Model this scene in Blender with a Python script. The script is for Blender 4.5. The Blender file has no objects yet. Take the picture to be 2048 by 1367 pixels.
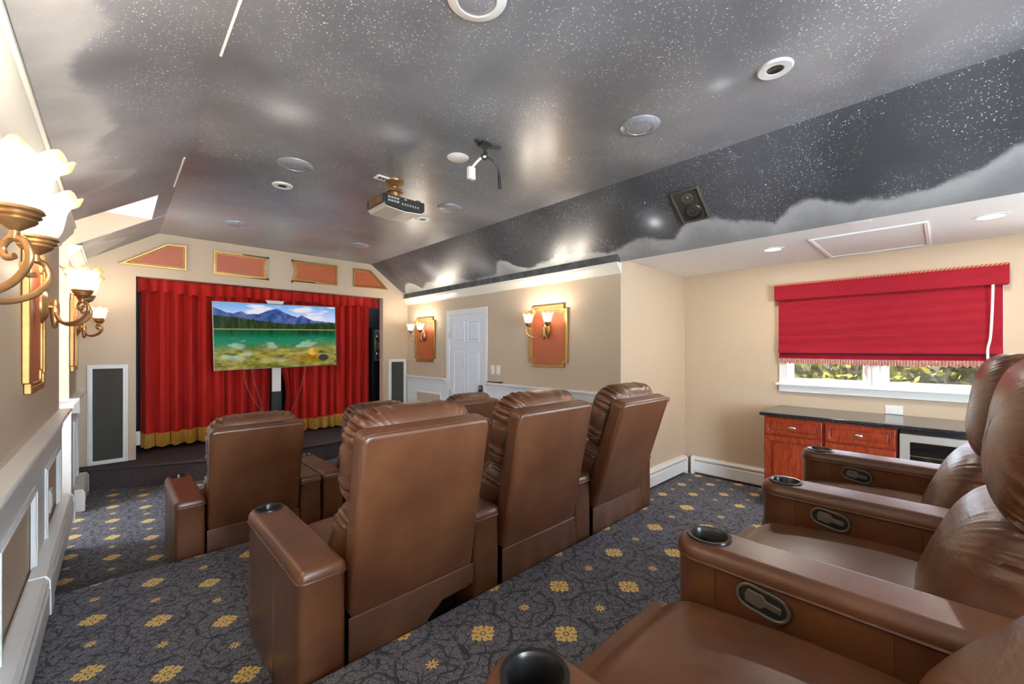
import bpy, bmesh, math, random
import numpy as np
from mathutils import Vector, Matrix
from mathutils.geometry import tessellate_polygon
random.seed(7); np.random.seed(7)
PI = math.pi
SC = bpy.context.scene
COL = SC.collection

# ------------------------------------------------------------------ camera, world, light, exposure
cam_d = bpy.data.cameras.new('camera'); cam = bpy.data.objects.new('camera', cam_d); COL.objects.link(cam)
cam.location = (0, 0, 1.47); cam.rotation_euler = (PI/2, 0, math.radians(-43.756))
cam_d.sensor_width = 36; cam_d.lens = 826.8/2048*36; cam_d.shift_y = 13.9/2048; cam_d.clip_start = 0.02
SC.camera = cam
SC.view_settings.view_transform = 'Standard'; SC.view_settings.look = 'None'
SC.view_settings.gamma = 1; SC.view_settings.use_curve_mapping = False
SC.view_settings.exposure = 2.1
SC.cycles.max_bounces = 10; SC.cycles.diffuse_bounces = 6; SC.cycles.transparent_max_bounces = 12
SC.cycles.sample_clamp_indirect = 6; SC.cycles.caustics_reflective = False; SC.cycles.caustics_refractive = False
SC.cycles.use_denoising = True

LAMP_W = 2.5         # each sconce bulb
DOWN_W = 2.5         # each lit recessed light
SKY = 9.0
w = bpy.data.worlds.new('world'); SC.world = w; w.use_nodes = True
bgn = w.node_tree.nodes['Background']; bgn.inputs[0].default_value = (0.73, 0.87, 1.02, 1); bgn.inputs[1].default_value = SKY
sun_d = bpy.data.lights.new('sun', 'SUN'); sun_d.energy = 110; sun_d.angle = 0.01; sun_d.color = (1, .93, .8)
sun = bpy.data.objects.new('sun', sun_d); COL.objects.link(sun); sun.rotation_euler = Vector((.15, -.6, -.79)).to_track_quat('-Z', 'Y').to_euler()
def portal(loc, rot, sx, sy):
    d = bpy.data.lights.new('window_portal', 'AREA'); d.shape = 'RECTANGLE'; d.size = sx; d.size_y = sy
    d.cycles.is_portal = True
    o = bpy.data.objects.new('window_portal', d); COL.objects.link(o); o.location = loc; o.rotation_euler = rot

# ------------------------------------------------------------------ measured layout (metres)
D = 6.24                       # stage wall
XL, XR, XW = -.30, 3.54, 4.98  # left wall, right wall, window wall
YC = 2.17                      # cheek of the right alcove
YB = -2.6                      # back wall
YN, YF = 4.45, 5.33            # left alcove
ZC, BL, BR = 2.80, .356, 2.90  # flat ceiling and its two breaks
ZS = 2.345                     # alcove soffit
F1, F2 = .22, .416             # tiers
Y1, Y2, XP = 3.13, 1.385, 2.93 # tier front edges, right edge
ST = .235                      # stage height
KL = .66
def zl(x): return ZC - KL*(BL - x)
KR = (ZC - 2.335)/(XR - BR)
def zr(x): return ZC - KR*(x - BR)

# ------------------------------------------------------------------ mesh helpers
class MB:
    def __init__(s): s.v = []; s.f = []
    def add(s, vs, fs):
        n = len(s.v); s.v += [tuple(map(float, q)) for q in vs]; s.f += [tuple(i+n for i in f) for f in fs]; return s
    def box(s, x0, x1, y0, y1, z0, z1):
        if x0 > x1: x0, x1 = x1, x0
        if y0 > y1: y0, y1 = y1, y0
        if z0 > z1: z0, z1 = z1, z0
        return s.add([(x0,y0,z0),(x1,y0,z0),(x1,y1,z0),(x0,y1,z0),(x0,y0,z1),(x1,y0,z1),(x1,y1,z1),(x0,y1,z1)],
                     [(0,3,2,1),(4,5,6,7),(0,1,5,4),(1,2,6,5),(2,3,7,6),(3,0,4,7)])
    def prism(s, poly, ax, a, b):
        n = len(poly)
        def P(q, c):
            return {'x': (c, q[0], q[1]), 'y': (q[0], c, q[1]), 'z': (q[0], q[1], c)}[ax]
        vs = [P(q, a) for q in poly] + [P(q, b) for q in poly]
        fs = [tuple(range(n)), tuple(range(2*n-1, n-1, -1))] + [(i, i+n, (i+1) % n+n, (i+1) % n) for i in range(n)]
        return s.add(vs, fs)
    def ring(s, outer, inner, ax, a, b):
        n = len(outer)
        def P(q, c):
            return {'x': (c, q[0], q[1]), 'y': (q[0], c, q[1]), 'z': (q[0], q[1], c)}[ax]
        vs = [P(q, a) for q in outer]+[P(q, a) for q in inner]+[P(q, b) for q in outer]+[P(q, b) for q in inner]
        fs = []
        for i in range(n):
            j = (i+1) % n
            fs += [(i, j, j+n, i+n), (2*n+i, 3*n+i, 3*n+j, 2*n+j), (i, 2*n+i, 2*n+j, j), (n+i, n+j, 3*n+j, 3*n+i)]
        return s.add(vs, fs)
    def frame(s, y0, y1, z0, z1, wd, ax, a, b):
        o = [(y0,z0),(y1,z0),(y1,z1),(y0,z1)]; i = [(y0+wd,z0+wd),(y1-wd,z0+wd),(y1-wd,z1-wd),(y0+wd,z1-wd)]
        return s.ring(o, i, ax, a, b)
    def grid(s, fn, nu, nv, cu=False, cv=False):
        vs = [fn(i/(nu if cu else nu-1), j/(nv if cv else nv-1)) for i in range(nu) for j in range(nv)]
        fs = []
        for i in range(nu if cu else nu-1):
            for j in range(nv if cv else nv-1):
                i2, j2 = (i+1) % nu, (j+1) % nv
                fs.append((i*nv+j, i2*nv+j, i2*nv+j2, i*nv+j2))
        return s.add(vs, fs)
    def lathe(s, prof, c=(0,0,0), n=32, rf=None, caps=False):
        m = len(prof)
        def fn(u, v):
            r, z = prof[min(m-1, int(round(v*(m-1))))]
            a = 2*PI*u
            if rf: r, z = rf(a, r, z, v)
            return (c[0]+r*math.cos(a), c[1]+r*math.sin(a), c[2]+z)
        s.grid(fn, n, m, cu=True)
        if caps:
            b = len(s.v)-n*m
            s.f.append(tuple(b+i*m for i in range(n))[::-1]); s.f.append(tuple(b+i*m+m-1 for i in range(n)))
        return s
    def tube(s, pts, r, n=8, closed=False, flat=1.0):
        P = [Vector(p) for p in pts]; m = len(P); rings = []
        up = Vector((0, 0, 1)); prev = None
        for i in range(m):
            if closed: t = (P[(i+1) % m]-P[i-1])
            else: t = P[min(m-1, i+1)]-P[max(0, i-1)]
            t.normalize()
            if prev is None:
                a = t.cross(up)
                if a.length < 1e-3: a = t.cross(Vector((1, 0, 0)))
            else:
                a = prev - t*prev.dot(t)
            a.normalize(); b = t.cross(a); prev = a
            rr = r(i/(m-1)) if callable(r) else r
            rings.append([P[i]+(a*math.cos(2*PI*k/n)*flat+b*math.sin(2*PI*k/n))*rr for k in range(n)])
        vs = [q for rg in rings for q in rg]; fs = []
        for i in range(m if closed else m-1):
            i2 = (i+1) % m
            for k in range(n): fs.append((i*n+k, i*n+(k+1) % n, i2*n+(k+1) % n, i2*n+k))
        if not closed: fs += [tuple(range(n))[::-1], tuple((m-1)*n+k for k in range(n))]
        return s.add(vs, fs)
    def disc(s, c, r, ax='z', n=32):
        vs = []
        for k in range(n):
            a = 2*PI*k/n; q = (r*math.cos(a), r*math.sin(a))
            vs.append({'z': (c[0]+q[0], c[1]+q[1], c[2]), 'x': (c[0], c[1]+q[0], c[2]+q[1]), 'y': (c[0]+q[0], c[1], c[2]+q[1])}[ax])
        return s.add(vs, [tuple(range(n))])
    def xf(s, M, start=0):
        for i in range(start, len(s.v)): s.v[i] = tuple(M @ Vector(s.v[i]))
        return s
def smooth_path(pts, k=6):
    P = [Vector(p) for p in pts]; out = []
    for i in range(len(P)-1):
        a, b, c, d = P[max(0, i-1)], P[i], P[i+1], P[min(len(P)-1, i+2)]
        for j in range(k):
            t = j/k
            out.append(.5*((2*b)+(c-a)*t+(2*a-5*b+4*c-d)*t*t+(3*b-a-3*c+d)*t**3))
    out.append(P[-1]); return out
def inset(poly, w_):
    n = len(poly); out = []
    area = sum(poly[i][0]*poly[(i+1) % n][1]-poly[(i+1) % n][0]*poly[i][1] for i in range(n))
    sg = 1 if area > 0 else -1
    for i in range(n):
        a, b, c = (Vector(poly[i-1]), Vector(poly[i]), Vector(poly[(i+1) % n]))
        e1 = (b-a).normalized(); e2 = (c-b).normalized()
        n1 = Vector((-e1.y, e1.x))*sg; n2 = Vector((-e2.y, e2.x))*sg
        m = (n1+n2); k = w_*2/max(.15, m.length_squared)
        out.append(tuple(b+m*k))
    return out
ORG = {}
def thing(name, label, cat, loc=(0,0,0), rot=0, group=None):
    o = bpy.data.objects.new(name, None); COL.objects.link(o); o.empty_display_size = .1
    o.location = loc; o.rotation_euler = (0, 0, rot); o['label'] = label; o['category'] = cat
    if group: o['group'] = group
    ORG[o.name] = Vector((0,0,0)); return o
def wthing(name, label, cat, loc, group=None):      # parts of this one are given in world coordinates
    o = thing(name, label, cat, loc, 0, group); ORG[o.name] = Vector(loc); return o
def obj(name, mb, m, parent=None, bevel=0, smooth=None, seg=2, sub=0):
    off = ORG.get(parent.name, Vector((0,0,0))) if parent else Vector((0,0,0))
    me = bpy.data.meshes.new(name)
    me.from_pydata([(v[0]-off.x, v[1]-off.y, v[2]-off.z) for v in mb.v], [], mb.f)
    bm = bmesh.new(); bm.from_mesh(me); bmesh.ops.recalc_face_normals(bm, faces=bm.faces); bm.to_mesh(me); bm.free()
    me.materials.append(m)
    o = bpy.data.objects.new(name, me); COL.objects.link(o)
    if bevel:
        b = o.modifiers.new('bevel', 'BEVEL'); b.width = bevel; b.segments = seg; b.limit_method = 'ANGLE'; b.angle_limit = math.radians(40)
        smooth = 50 if smooth is None else smooth
    if sub:
        b = o.modifiers.new('sub', 'SUBSURF'); b.levels = sub; b.render_levels = sub
    if smooth:
        for p in me.polygons: p.use_smooth = True
        me.set_sharp_from_angle(angle=math.radians(smooth))
    if parent:
        o.parent = parent; ORG[o.name] = off
    return o
def tag(o, label, cat, group=None):
    o['label'] = label; o['category'] = cat
    if group: o['group'] = group
    return o
def struct(name, mb, m, bevel=0, parent=None, smooth=None):
    o = obj(name, mb, m, parent, bevel, smooth); o['kind'] = 'structure'; return o
def dup(root, loc, rot=None, label=None, group=None):
    def cp(o, par):
        c = o.copy(); COL.objects.link(c); c.parent = par
        for ch in list(o.children): cp(ch, c)
        return c
    r = root.copy(); COL.objects.link(r); r.location = loc
    if rot is not None: r.rotation_euler = (0, 0, rot)
    for ch in list(root.children): cp(ch, r)
    if label: r['label'] = label
    if group: r['group'] = group
    return r

# ------------------------------------------------------------------ node helpers
class NT:
    def __init__(s, name):
        s.m = bpy.data.materials.new(name); s.m.use_nodes = True; s.t = s.m.node_tree
        s.b = s.t.nodes['Principled BSDF']; s.out = s.t.nodes['Material Output']
    def n(s, typ, **kw):
        q = s.t.nodes.new(typ)
        for k, v in kw.items(): setattr(q, k, v)
        return q
    def L(s, a, b): s.t.links.new(a, b)
    def put(s, sock, v):
        if isinstance(v, (int, float)): sock.default_value = v
        elif isinstance(v, (tuple, list)):
            sock.default_value = tuple(v)+((1,) if len(v) == 3 and sock.type == 'RGBA' else ())
        else: s.L(v, sock)
    def math(s, op, a, b=0.0, c=0.0, clamp=False):
        q = s.n('ShaderNodeMath', operation=op); q.use_clamp = clamp
        for i, v in enumerate((a, b, c)): s.put(q.inputs[i], v)
        return q.outputs[0]
    def add(s, a, b): return s.math('ADD', a, b)
    def sub(s, a, b): return s.math('SUBTRACT', a, b)
    def mul(s, a, b): return s.math('MULTIPLY', a, b)
    def lt(s, a, b): return s.math('LESS_THAN', a, b)
    def step(s, v, a, b):        # smooth 0..1 from a to b
        q = s.n('ShaderNodeMapRange', interpolation_type='SMOOTHSTEP'); s.put(q.inputs[0], v); q.inputs[1].default_value = a; q.inputs[2].default_value = b
        return q.outputs[0]
    def mix(s, f, a, b):
        q = s.n('ShaderNodeMix', data_type='RGBA'); s.put(q.inputs[0], f); s.put(q.inputs[6], a); s.put(q.inputs[7], b); return q.outputs[2]
    def coord(s, kind='Object'): return s.n('ShaderNodeTexCoord').outputs[kind]
    def mapping(s, v, scale=(1,1,1), loc=(0,0,0), rot=(0,0,0)):
        q = s.n('ShaderNodeMapping'); s.L(v, q.inputs[0]); q.inputs['Scale'].default_value = scale; q.inputs['Location'].default_value = loc; q.inputs['Rotation'].default_value = rot
        return q.outputs[0]
    def noise(s, v, scale, detail=3, rough=.5, dist=0):
        q = s.n('ShaderNodeTexNoise'); s.L(v, q.inputs['Vector']); q.inputs['Scale'].default_value = scale; q.inputs['Detail'].default_value = detail
        q.inputs['Roughness'].default_value = rough; q.inputs['Distortion'].default_value = dist; return q.outputs[0]
    def voro(s, v, scale, feature='F1', out='Distance', rnd=1.0):
        q = s.n('ShaderNodeTexVoronoi', feature=feature); s.L(v, q.inputs['Vector']); q.inputs['Scale'].default_value = scale
        q.inputs['Randomness'].default_value = rnd; return q.outputs[out]
    def sep(s, v):
        q = s.n('ShaderNodeSeparateXYZ'); s.L(v, q.inputs[0]); return q.outputs
    def bump(s, h, strength=.2, dist=.01):
        q = s.n('ShaderNodeBump'); s.L(h, q.inputs['Height']); q.inputs['Strength'].default_value = strength; q.inputs['Distance'].default_value = dist
        s.L(q.outputs[0], s.b.inputs['Normal'])
    def set(s, **kw):
        for k, v in kw.items():
            s.put(s.b.inputs[k.replace('_', ' ')], v)
        return s
def P(name, col, rough=.5, metal=0, var=.06, vs=6, bump=0, bs=60, coat=0, spec=.5):
    k = NT(name); co = k.coord()
    n = k.noise(co, vs, 3)
    c2 = tuple(min(1, c*(1+var*2)) for c in col); c1 = tuple(c*(1-var*2) for c in col)
    k.set(Base_Color=k.mix(n, c1, c2), Roughness=rough, Metallic=metal)
    k.b.inputs['Specular IOR Level'].default_value = spec
    if coat: k.b.inputs['Coat Weight'].default_value = coat; k.b.inputs['Coat Roughness'].default_value = .15
    if bump: k.bump(k.noise(co, bs, 3), bump, .004)
    return k.m
def E(name, col, st):
    k = NT(name); k.set(Base_Color=(.8,.8,.8)); k.b.inputs['Emission Color'].default_value = col+(1,); k.b.inputs['Emission Strength'].default_value = st
    return k.m

# ------------------------------------------------------------------ materials
WALL = P('beige_wall_paint', (.56, .43, .30), .55, var=.015, bump=.04, bs=180)
CHEEK = WALL
WHITE = P('white_trim_paint', (.78, .775, .75), .32, var=.01)
CREAM = P('cream_crown_paint', (.78, .73, .63), .4, var=.01)
SOFFIT = P('white_ceiling_paint', (.88, .88, .87), .6, var=.01)
DOORW = P('white_door_paint', (.76, .78, .80), .3, var=.01)
BLACKP = P('black_paint', (.012, .013, .012), .55, var=.1)
DARKGAP = P('grey_channel', (.10, .10, .095), .7, var=.5, vs=9)
STAGEC = P('dark_stage_carpet', (.085, .068, .074), .95, var=.3, vs=90, bump=.6, bs=220, spec=.1)
GOLD = P('antique_gold', (.46, .25, .075), .38, .75, var=.12, vs=30)
TERRA = P('terracotta_panel', (.47, .11, .036), .42, var=.08, vs=3)
BRONZE = P('bronze_metal', (.42, .235, .10), .34, .8, var=.15, vs=40)
GREY = P('speaker_cloth', (.062, .056, .046), .85, var=.12, vs=5, bump=.2, bs=500)
SILVER = P('silver_metal', (.50, .48, .43), .35, .7, var=.05)
STEEL = P('brushed_steel', (.60, .56, .50), .38, .6, var=.04, vs=20)
CHROME = P('nickel', (.75, .72, .66), .2, 1, var=.02)
PLASTIC = P('white_plastic', (.78, .77, .72), .35, var=.01)
BLACKPL = P('black_plastic', (.018, .017, .016), .28, var=.1)
GUN = P('gunmetal_plastic', (.17, .15, .12), .36, .6, var=.1, vs=15)
GRANITE = None
def granite():
    k = NT('black_granite'); co = k.coord(); v = k.voro(co, 140); n = k.noise(co, 60, 4)
    f = k.mul(k.lt(v, .25), k.step(n, .5, .62))
    k.set(Base_Color=k.mix(f, (.016, .019, .026), (.35, .36, .38)), Roughness=.12); k.b.inputs['Specular IOR Level'].default_value = 1.0; return k.m
GRANITE = granite()
def cherry():
    k = NT('cherry_wood'); co = k.mapping(k.coord(), (2, 2, .5)); n = k.noise(co, 14, 5, .6, 1.5)
    f = k.step(n, .3, .7)
    k.set(Base_Color=k.mix(f, (.25, .026, .009), (.40, .060, .018)), Roughness=.26); k.b.inputs['Coat Weight'].default_value = .3
    return k.m
CHERRY = cherry()
def velvet(name, a, b, sc=(1,1,1)):
    k = NT(name); co = k.coord(); n = k.noise(k.mapping(co, sc), 9, 5, .65); n2 = k.noise(co, 160, 2)
    k.set(Base_Color=k.mix(n, a, b), Roughness=.8)
    k.b.inputs['Sheen Weight'].default_value = .2; k.b.inputs['Sheen Roughness'].default_value = .4
    k.b.inputs['Sheen Tint'].default_value = (1, .25, .2, 1); k.b.inputs['Specular IOR Level'].default_value = .15
    k.bump(n2, .15, .003); return k.m
CURT = velvet('red_velvet', (.42, .014, .012), (.66, .034, .024), (1.5, 1.5, .25))
SHADE = velvet('crimson_shade_cloth', (.22, .006, .014), (.33, .013, .026), (1, 1, 4))
FRINGE = P('gold_fringe', (.80, .36, .06), .6, var=.35, vs=70, bump=.8, bs=120)
TASSEL = P('bead_fringe', (.46, .24, .19), .6, var=.4, vs=90)
def rope():
    k = NT('twisted_rope'); x = k.sep(k.coord()); 
    s = k.math('SINE', k.add(k.mul(x[1], 260), k.mul(x[2], 260)))
    k.set(Base_Color=k.mix(k.step(s, -.3, .3), (.35, .02, .02), (.55, .33, .16)), Roughness=.7); return k.m
ROPE = rope()
def leather(name, a, b, rough, wr=0.0):
    k = NT(name); co = k.coord()
    n = k.noise(co, 3.5, 4, .6); g = k.voro(co, 420); n2 = k.noise(co, 26, 3)
    k.set(Base_Color=k.mix(k.step(n, .32, .7), a, b))
    k.set(Roughness=k.add(k.mul(n2, .10), rough-.03))
    k.b.inputs['Specular IOR Level'].default_value = .5; k.b.inputs['Coat Weight'].default_value = .35; k.b.inputs['Coat Roughness'].default_value = .32
    h = k.add(k.mul(g, .25), k.mul(n2, .35))
    if wr:
        h = k.add(h, k.mul(k.noise(k.mapping(co, (4, 9, 22)), 3, 4, .6, 1.2), wr))
    k.bump(h, .16, .006); return k.m
LEATH = leather('brown_leather', (.105, .035, .013), (.175, .066, .026), .33)
LEATHP = leather('wrinkled_brown_leather', (.108, .039, .016), (.185, .073, .033), .32, 3.0)
LEATHD = leather('dark_brown_leather', (.10, .040, .018), (.16, .066, .032), .4)

def carpet(name, x0, y0):
    k = NT(name); co = k.coord(); x = k.sep(co); PX, PY = .22, .2154
    u = k.mul(k.sub(x[0], x0), 1/PX); v = k.mul(k.sub(x[1], y0), 1/PY)
    a = k.mul(k.add(u, v), .5); b = k.mul(k.sub(u, v), .5)
    def local(off):
        fa, fb = [k.sub(k.math('FRACT', k.add(q, .5+off)), .5) for q in (a, b)]
        du, dv = k.add(fa, fb), k.sub(fa, fb)
        r = k.math('SQRT', k.add(k.mul(du, du), k.mul(dv, dv)))
        return du, dv, r, k.math('ARCTAN2', dv, du)
    du, dv, r, th = local(0.0)
    _, _, r2, th2 = local(.5)
    nz = k.noise(co, 260, 2)
    R = k.add(k.add(k.mul(k.math('COSINE', k.mul(th, 4)), .018), k.mul(k.math('COSINE', k.mul(th, 12)), .016)), .196)
    R = k.add(R, k.mul(k.sub(nz, .5), .03))
    big = k.lt(r, R)
    ring = k.mul(k.lt(r, .055), k.math('GREATER_THAN', r, .036))
    mark = k.mul(k.mul(k.lt(r, .165), k.math('GREATER_THAN', r, .10)), k.math('GREATER_THAN', k.math('COSINE', k.mul(th, 8)), .80))
    big = k.mul(big, k.sub(1.0, k.math('MAXIMUM', ring, mark)))
    R2 = k.add(k.mul(k.math('COSINE', k.mul(th2, 8)), .030), .078)
    small = k.mul(k.mul(k.lt(r2, R2), k.math('GREATER_THAN', r2, .022)), k.math('GREATER_THAN', nz, .36))
    fl = k.math('MAXIMUM', big, small)
    # scrollwork: curved ogee lines and small leafy swirls
    brk = k.noise(co, 30, 3)
    wob = k.mul(k.sub(k.noise(co, 16, 3), .5), .26)
    def line(d, wd): return k.lt(k.math('ABSOLUTE', d), wd)
    l1 = line(k.add(k.sub(r, .50), wob), .022); l2 = line(k.add(k.sub(r2, .56), wob), .022)
    l3 = line(k.sub(k.add(r2, k.mul(k.math('COSINE', k.mul(th2, 4)), .09)), .34), .020)
    vein = k.lt(k.voro(co, 30, 'DISTANCE_TO_EDGE'), .07)
    dark = k.math('MAXIMUM', k.math('MAXIMUM', l1, l2), k.math('MAXIMUM', l3, k.mul(vein, .8)))
    l4 = k.mul(line(k.add(k.sub(r, .42), wob), .014), .7)
    base = k.mix(k.step(nz, .35, .68), (.075, .075, .090), (.30, .30, .335))
    base = k.mix(k.mul(l4, .5), base, (.24, .24, .27))
    base = k.mix(k.mul(k.mul(dark, .72), k.step(brk, .36, .5)), base, (.030, .030, .038))
    gold = k.mix(k.step(nz, .3, .7), (.72, .44, .11), (.95, .70, .28))
    k.set(Base_Color=k.mix(fl, base, gold), Roughness=.95)
    k.b.inputs['Specular IOR Level'].default_value = .12
    k.bump(nz, .7, .004); return k.m
C0 = carpet('floral_carpet_front', -.0223, 4.063); C1 = carpet('floral_carpet_middle', -.078, 2.286)
C2 = carpet('floral_carpet_upper', .983, 1.1826); CA = carpet('floral_carpet_alcove', 4.218, 1.754)

def starry(name, clouds=None, blobs=(), tone=1.0, rough=.285):
    k = NT(name); co = k.coord()
    n = k.noise(co, .8, 3, .5, .4); n2 = k.noise(co, 2.6, 4, .6)
    neb = k.step(k.add(k.mul(n, .8), k.mul(n2, .2)), .30, .74)
    col = k.mix(neb, tuple(c*tone for c in (.085, .086, .096)), tuple(c*tone for c in (.22, .22, .238)))
    dens = k.step(n2, .36, .62)
    def stars(scale, rad, bright, use=None):
        q = k.n('ShaderNodeTexVoronoi'); k.L(co, q.inputs['Vector']); q.inputs['Scale'].default_value = scale
        rnd = k.sep(q.outputs['Color'])[0]
        s_ = k.lt(q.outputs['Distance'], k.mul(k.math('POWER', rnd, 3.0), rad))
        if use is not None: s_ = k.mul(s_, use)
        return k.mul(s_, bright)
    st = k.math('MAXIMUM', k.math('MAXIMUM', stars(120, .42, .75, dens), stars(62, .24, .9, dens)), stars(10, .060, 1.0))
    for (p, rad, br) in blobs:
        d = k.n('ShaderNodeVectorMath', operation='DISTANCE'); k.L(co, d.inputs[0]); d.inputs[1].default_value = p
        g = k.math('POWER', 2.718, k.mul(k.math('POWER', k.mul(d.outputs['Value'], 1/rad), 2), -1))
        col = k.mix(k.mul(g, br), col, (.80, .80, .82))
    col = k.mix(st, col, (.82, .83, .86))
    if clouds:
        z = k.sep(co)[2]; base, amp = clouds
        y = k.sep(co)[1]
        cn = k.noise(co, 9, 4, .6)
        def humps(sc, off):
            q = k.n('ShaderNodeTexVoronoi', voronoi_dimensions='1D'); k.L(k.add(y, off), q.inputs['W']); q.inputs['Scale'].default_value = sc
            d = k.mul(q.outputs['Distance'], 1.45)
            return k.math('SQRT', k.math('MAXIMUM', k.sub(1.0, k.mul(d, d)), 0.0))
        big = k.step(k.noise(k.mapping(co, (0, 1, 0)), 1.3, 1), .35, .65)
        lvl = k.add(base, k.mul(k.math('MAXIMUM', k.mul(humps(2.1, 0), 1.0), k.mul(humps(4.3, .3), .62)), k.mul(k.add(big, .45), amp)))
        lvl = k.add(lvl, k.mul(k.sub(cn, .5), .07))
        dz = k.sub(lvl, z)
        m_ = k.step(dz, -.004, .03)
        puff = k.noise(co, 5, 5, .6)
        light = k.sub(1.0, k.mul(k.step(dz, .0, .16), .55))
        col = k.mix(k.mul(m_, .85), col, k.mix(k.mul(light, k.add(.35, k.mul(puff, .9))), (.12, .12, .13), (.50, .49, .47)))
    k.set(Base_Color=col, Roughness=rough)
    k.b.inputs['Specular IOR Level'].default_value = .85
    k.bump(k.noise(co, 220, 2), .05, .003)
    return k.m
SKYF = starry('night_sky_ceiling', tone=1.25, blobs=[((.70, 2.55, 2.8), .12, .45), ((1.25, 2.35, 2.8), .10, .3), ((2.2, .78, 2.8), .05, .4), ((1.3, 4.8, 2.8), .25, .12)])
SKYR = starry('night_sky_shaded_slope', clouds=(2.36, .115), blobs=[((3.268, 1.68, 2.53), .045, 1.0), ((3.26, 1.68, 2.53), .12, .22), ((3.2, 5.0, 2.6), .14, .4), ((3.3, 4.0, 2.52), .2, .25)], tone=.5, rough=.36)  # darker tone puts the slope's shade into the colour; same paint as the flat
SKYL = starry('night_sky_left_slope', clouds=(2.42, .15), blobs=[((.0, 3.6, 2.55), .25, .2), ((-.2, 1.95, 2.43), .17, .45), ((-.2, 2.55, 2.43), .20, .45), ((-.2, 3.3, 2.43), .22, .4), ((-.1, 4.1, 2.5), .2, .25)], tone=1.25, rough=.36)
def glass_shade():
    k = NT('frosted_ruffled_glass'); t = k.t
    z = k.sep(k.coord())[2]
    amb = k.mix(k.step(z, .092, .135), (.93, .90, .85), (.95, .74, .46))
    tr = k.n('ShaderNodeBsdfTranslucent'); k.L(k.mix(.84, amb, (.02, .018, .015)), tr.inputs[0])
    tp = k.n('ShaderNodeBsdfTransparent'); k.L(k.mix(.4, amb, (1, 1, 1)), tp.inputs[0])
    gl = k.n('ShaderNodeBsdfGlossy'); gl.inputs['Roughness'].default_value = .12
    m1 = k.n('ShaderNodeMixShader'); m1.inputs[0].default_value = .52; k.L(tp.outputs[0], m1.inputs[1]); k.L(tr.outputs[0], m1.inputs[2])
    m2 = k.n('ShaderNodeMixShader'); m2.inputs[0].default_value = .10; k.L(m1.outputs[0], m2.inputs[1]); k.L(gl.outputs[0], m2.inputs[2])
    k.L(m2.outputs[0], k.out.inputs[0]); return k.m
GLASS = glass_shade()
BULB = E('lit_bulb', (1, .90, .76), 1.4)
LENS = E('lit_lens', (1, .97, .93), 1.5)
def pane():
    k = NT('window_glass'); tp = k.n('ShaderNodeBsdfTransparent'); gl = k.n('ShaderNodeBsdfGlossy'); gl.inputs['Roughness'].default_value = .02
    m = k.n('ShaderNodeMixShader'); m.inputs[0].default_value = .06; k.L(tp.outputs[0], m.inputs[1]); k.L(gl.outputs[0], m.inputs[2]); k.L(m.outputs[0], k.out.inputs[0]); return k.m
PANE = pane()
def screen():
    k = NT('insect_screen'); tp = k.n('ShaderNodeBsdfTransparent'); df = k.n('ShaderNodeBsdfDiffuse'); df.inputs[0].default_value = (.05, .048, .042, 1)
    m = k.n('ShaderNodeMixShader'); m.inputs[0].default_value = .36; k.L(tp.outputs[0], m.inputs[1]); k.L(df.outputs[0], m.inputs[2]); k.L(m.outputs[0], k.out.inputs[0]); return k.m
SCREEN = screen()
def darkglass():
    k = NT('dark_cooler_glass'); k.set(Base_Color=(.01, .009, .008), Roughness=.06); return k.m
DGLASS = darkglass()

# ------------------------------------------------------------------ setting: floors and platforms
struct('floor', MB().box(XL-1.2, XR+.1, Y1-.1, D+1.2, -.1, 0).box(XL-.1, XP+.1, YB, Y1-.1, -.1, -.02), C0)
struct('floor_alcove', MB().box(XP-.05, XW+.1, YB, Y1-.1, -.1, 0), CA)
struct('floor_middle_tier', MB().box(XL, XP, Y2-.02, Y1, 0, F1), C1, bevel=.012)
struct('floor_upper_tier', MB().box(XL, XP, YB, Y2, 0, F2), C2, bevel=.012)
arc = [(x, 5.62+.56*((x-1.62)/1.92)**2) for x in np.linspace(XL, XR, 33)]
struct('stage_platform', MB().prism(arc+[(XR, 7.2), (XL, 7.2)], 'z', 0, ST-.025), STAGEC)
lip = [(x, y-.025) for x, y in arc]
struct('stage_floor', MB().prism(lip+[(XR, 7.2), (XL, 7.2)], 'z', ST-.03, ST), STAGEC, bevel=.012)

# ------------------------------------------------------------------ walls
T = .12
g = MB()
g.prism([(XL, 0), (.16, 0), (.16, zl(.16)+.02), (XL, zl(XL)+.02)], 'y', D, D+T)
g.prism([(3.10, 0), (XR, 0), (XR, zr(XR)+.02), (3.10, zr(3.10)+.02)], 'y', D, D+T)
g.prism([(.16, 2.285), (3.10, 2.285), (3.10, zr(3.10)+.02), (BR, ZC+.02), (BL, ZC+.02), (.16, zl(.16)+.02)], 'y', D, D+T)
struct('wall_front', g, WALL)
g = MB().box(XL, XR, 7.15, 7.25, ST, 2.7).box(XL, XL+.02, D+T, 7.2, ST, 2.7).box(XR-.02, XR, D+T, 7.2, ST, 2.7).box(XL, XR, D+T, 7.2, 2.62, 2.7)
struct('wall_stage_recess', g, BLACKP)
g = MB().box(XL-T, XL, YB, YN, 0, 2.42).box(XL-T, XL, YF+.08, D, 0, 2.42)
struct('wall_left', g, WALL)
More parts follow.
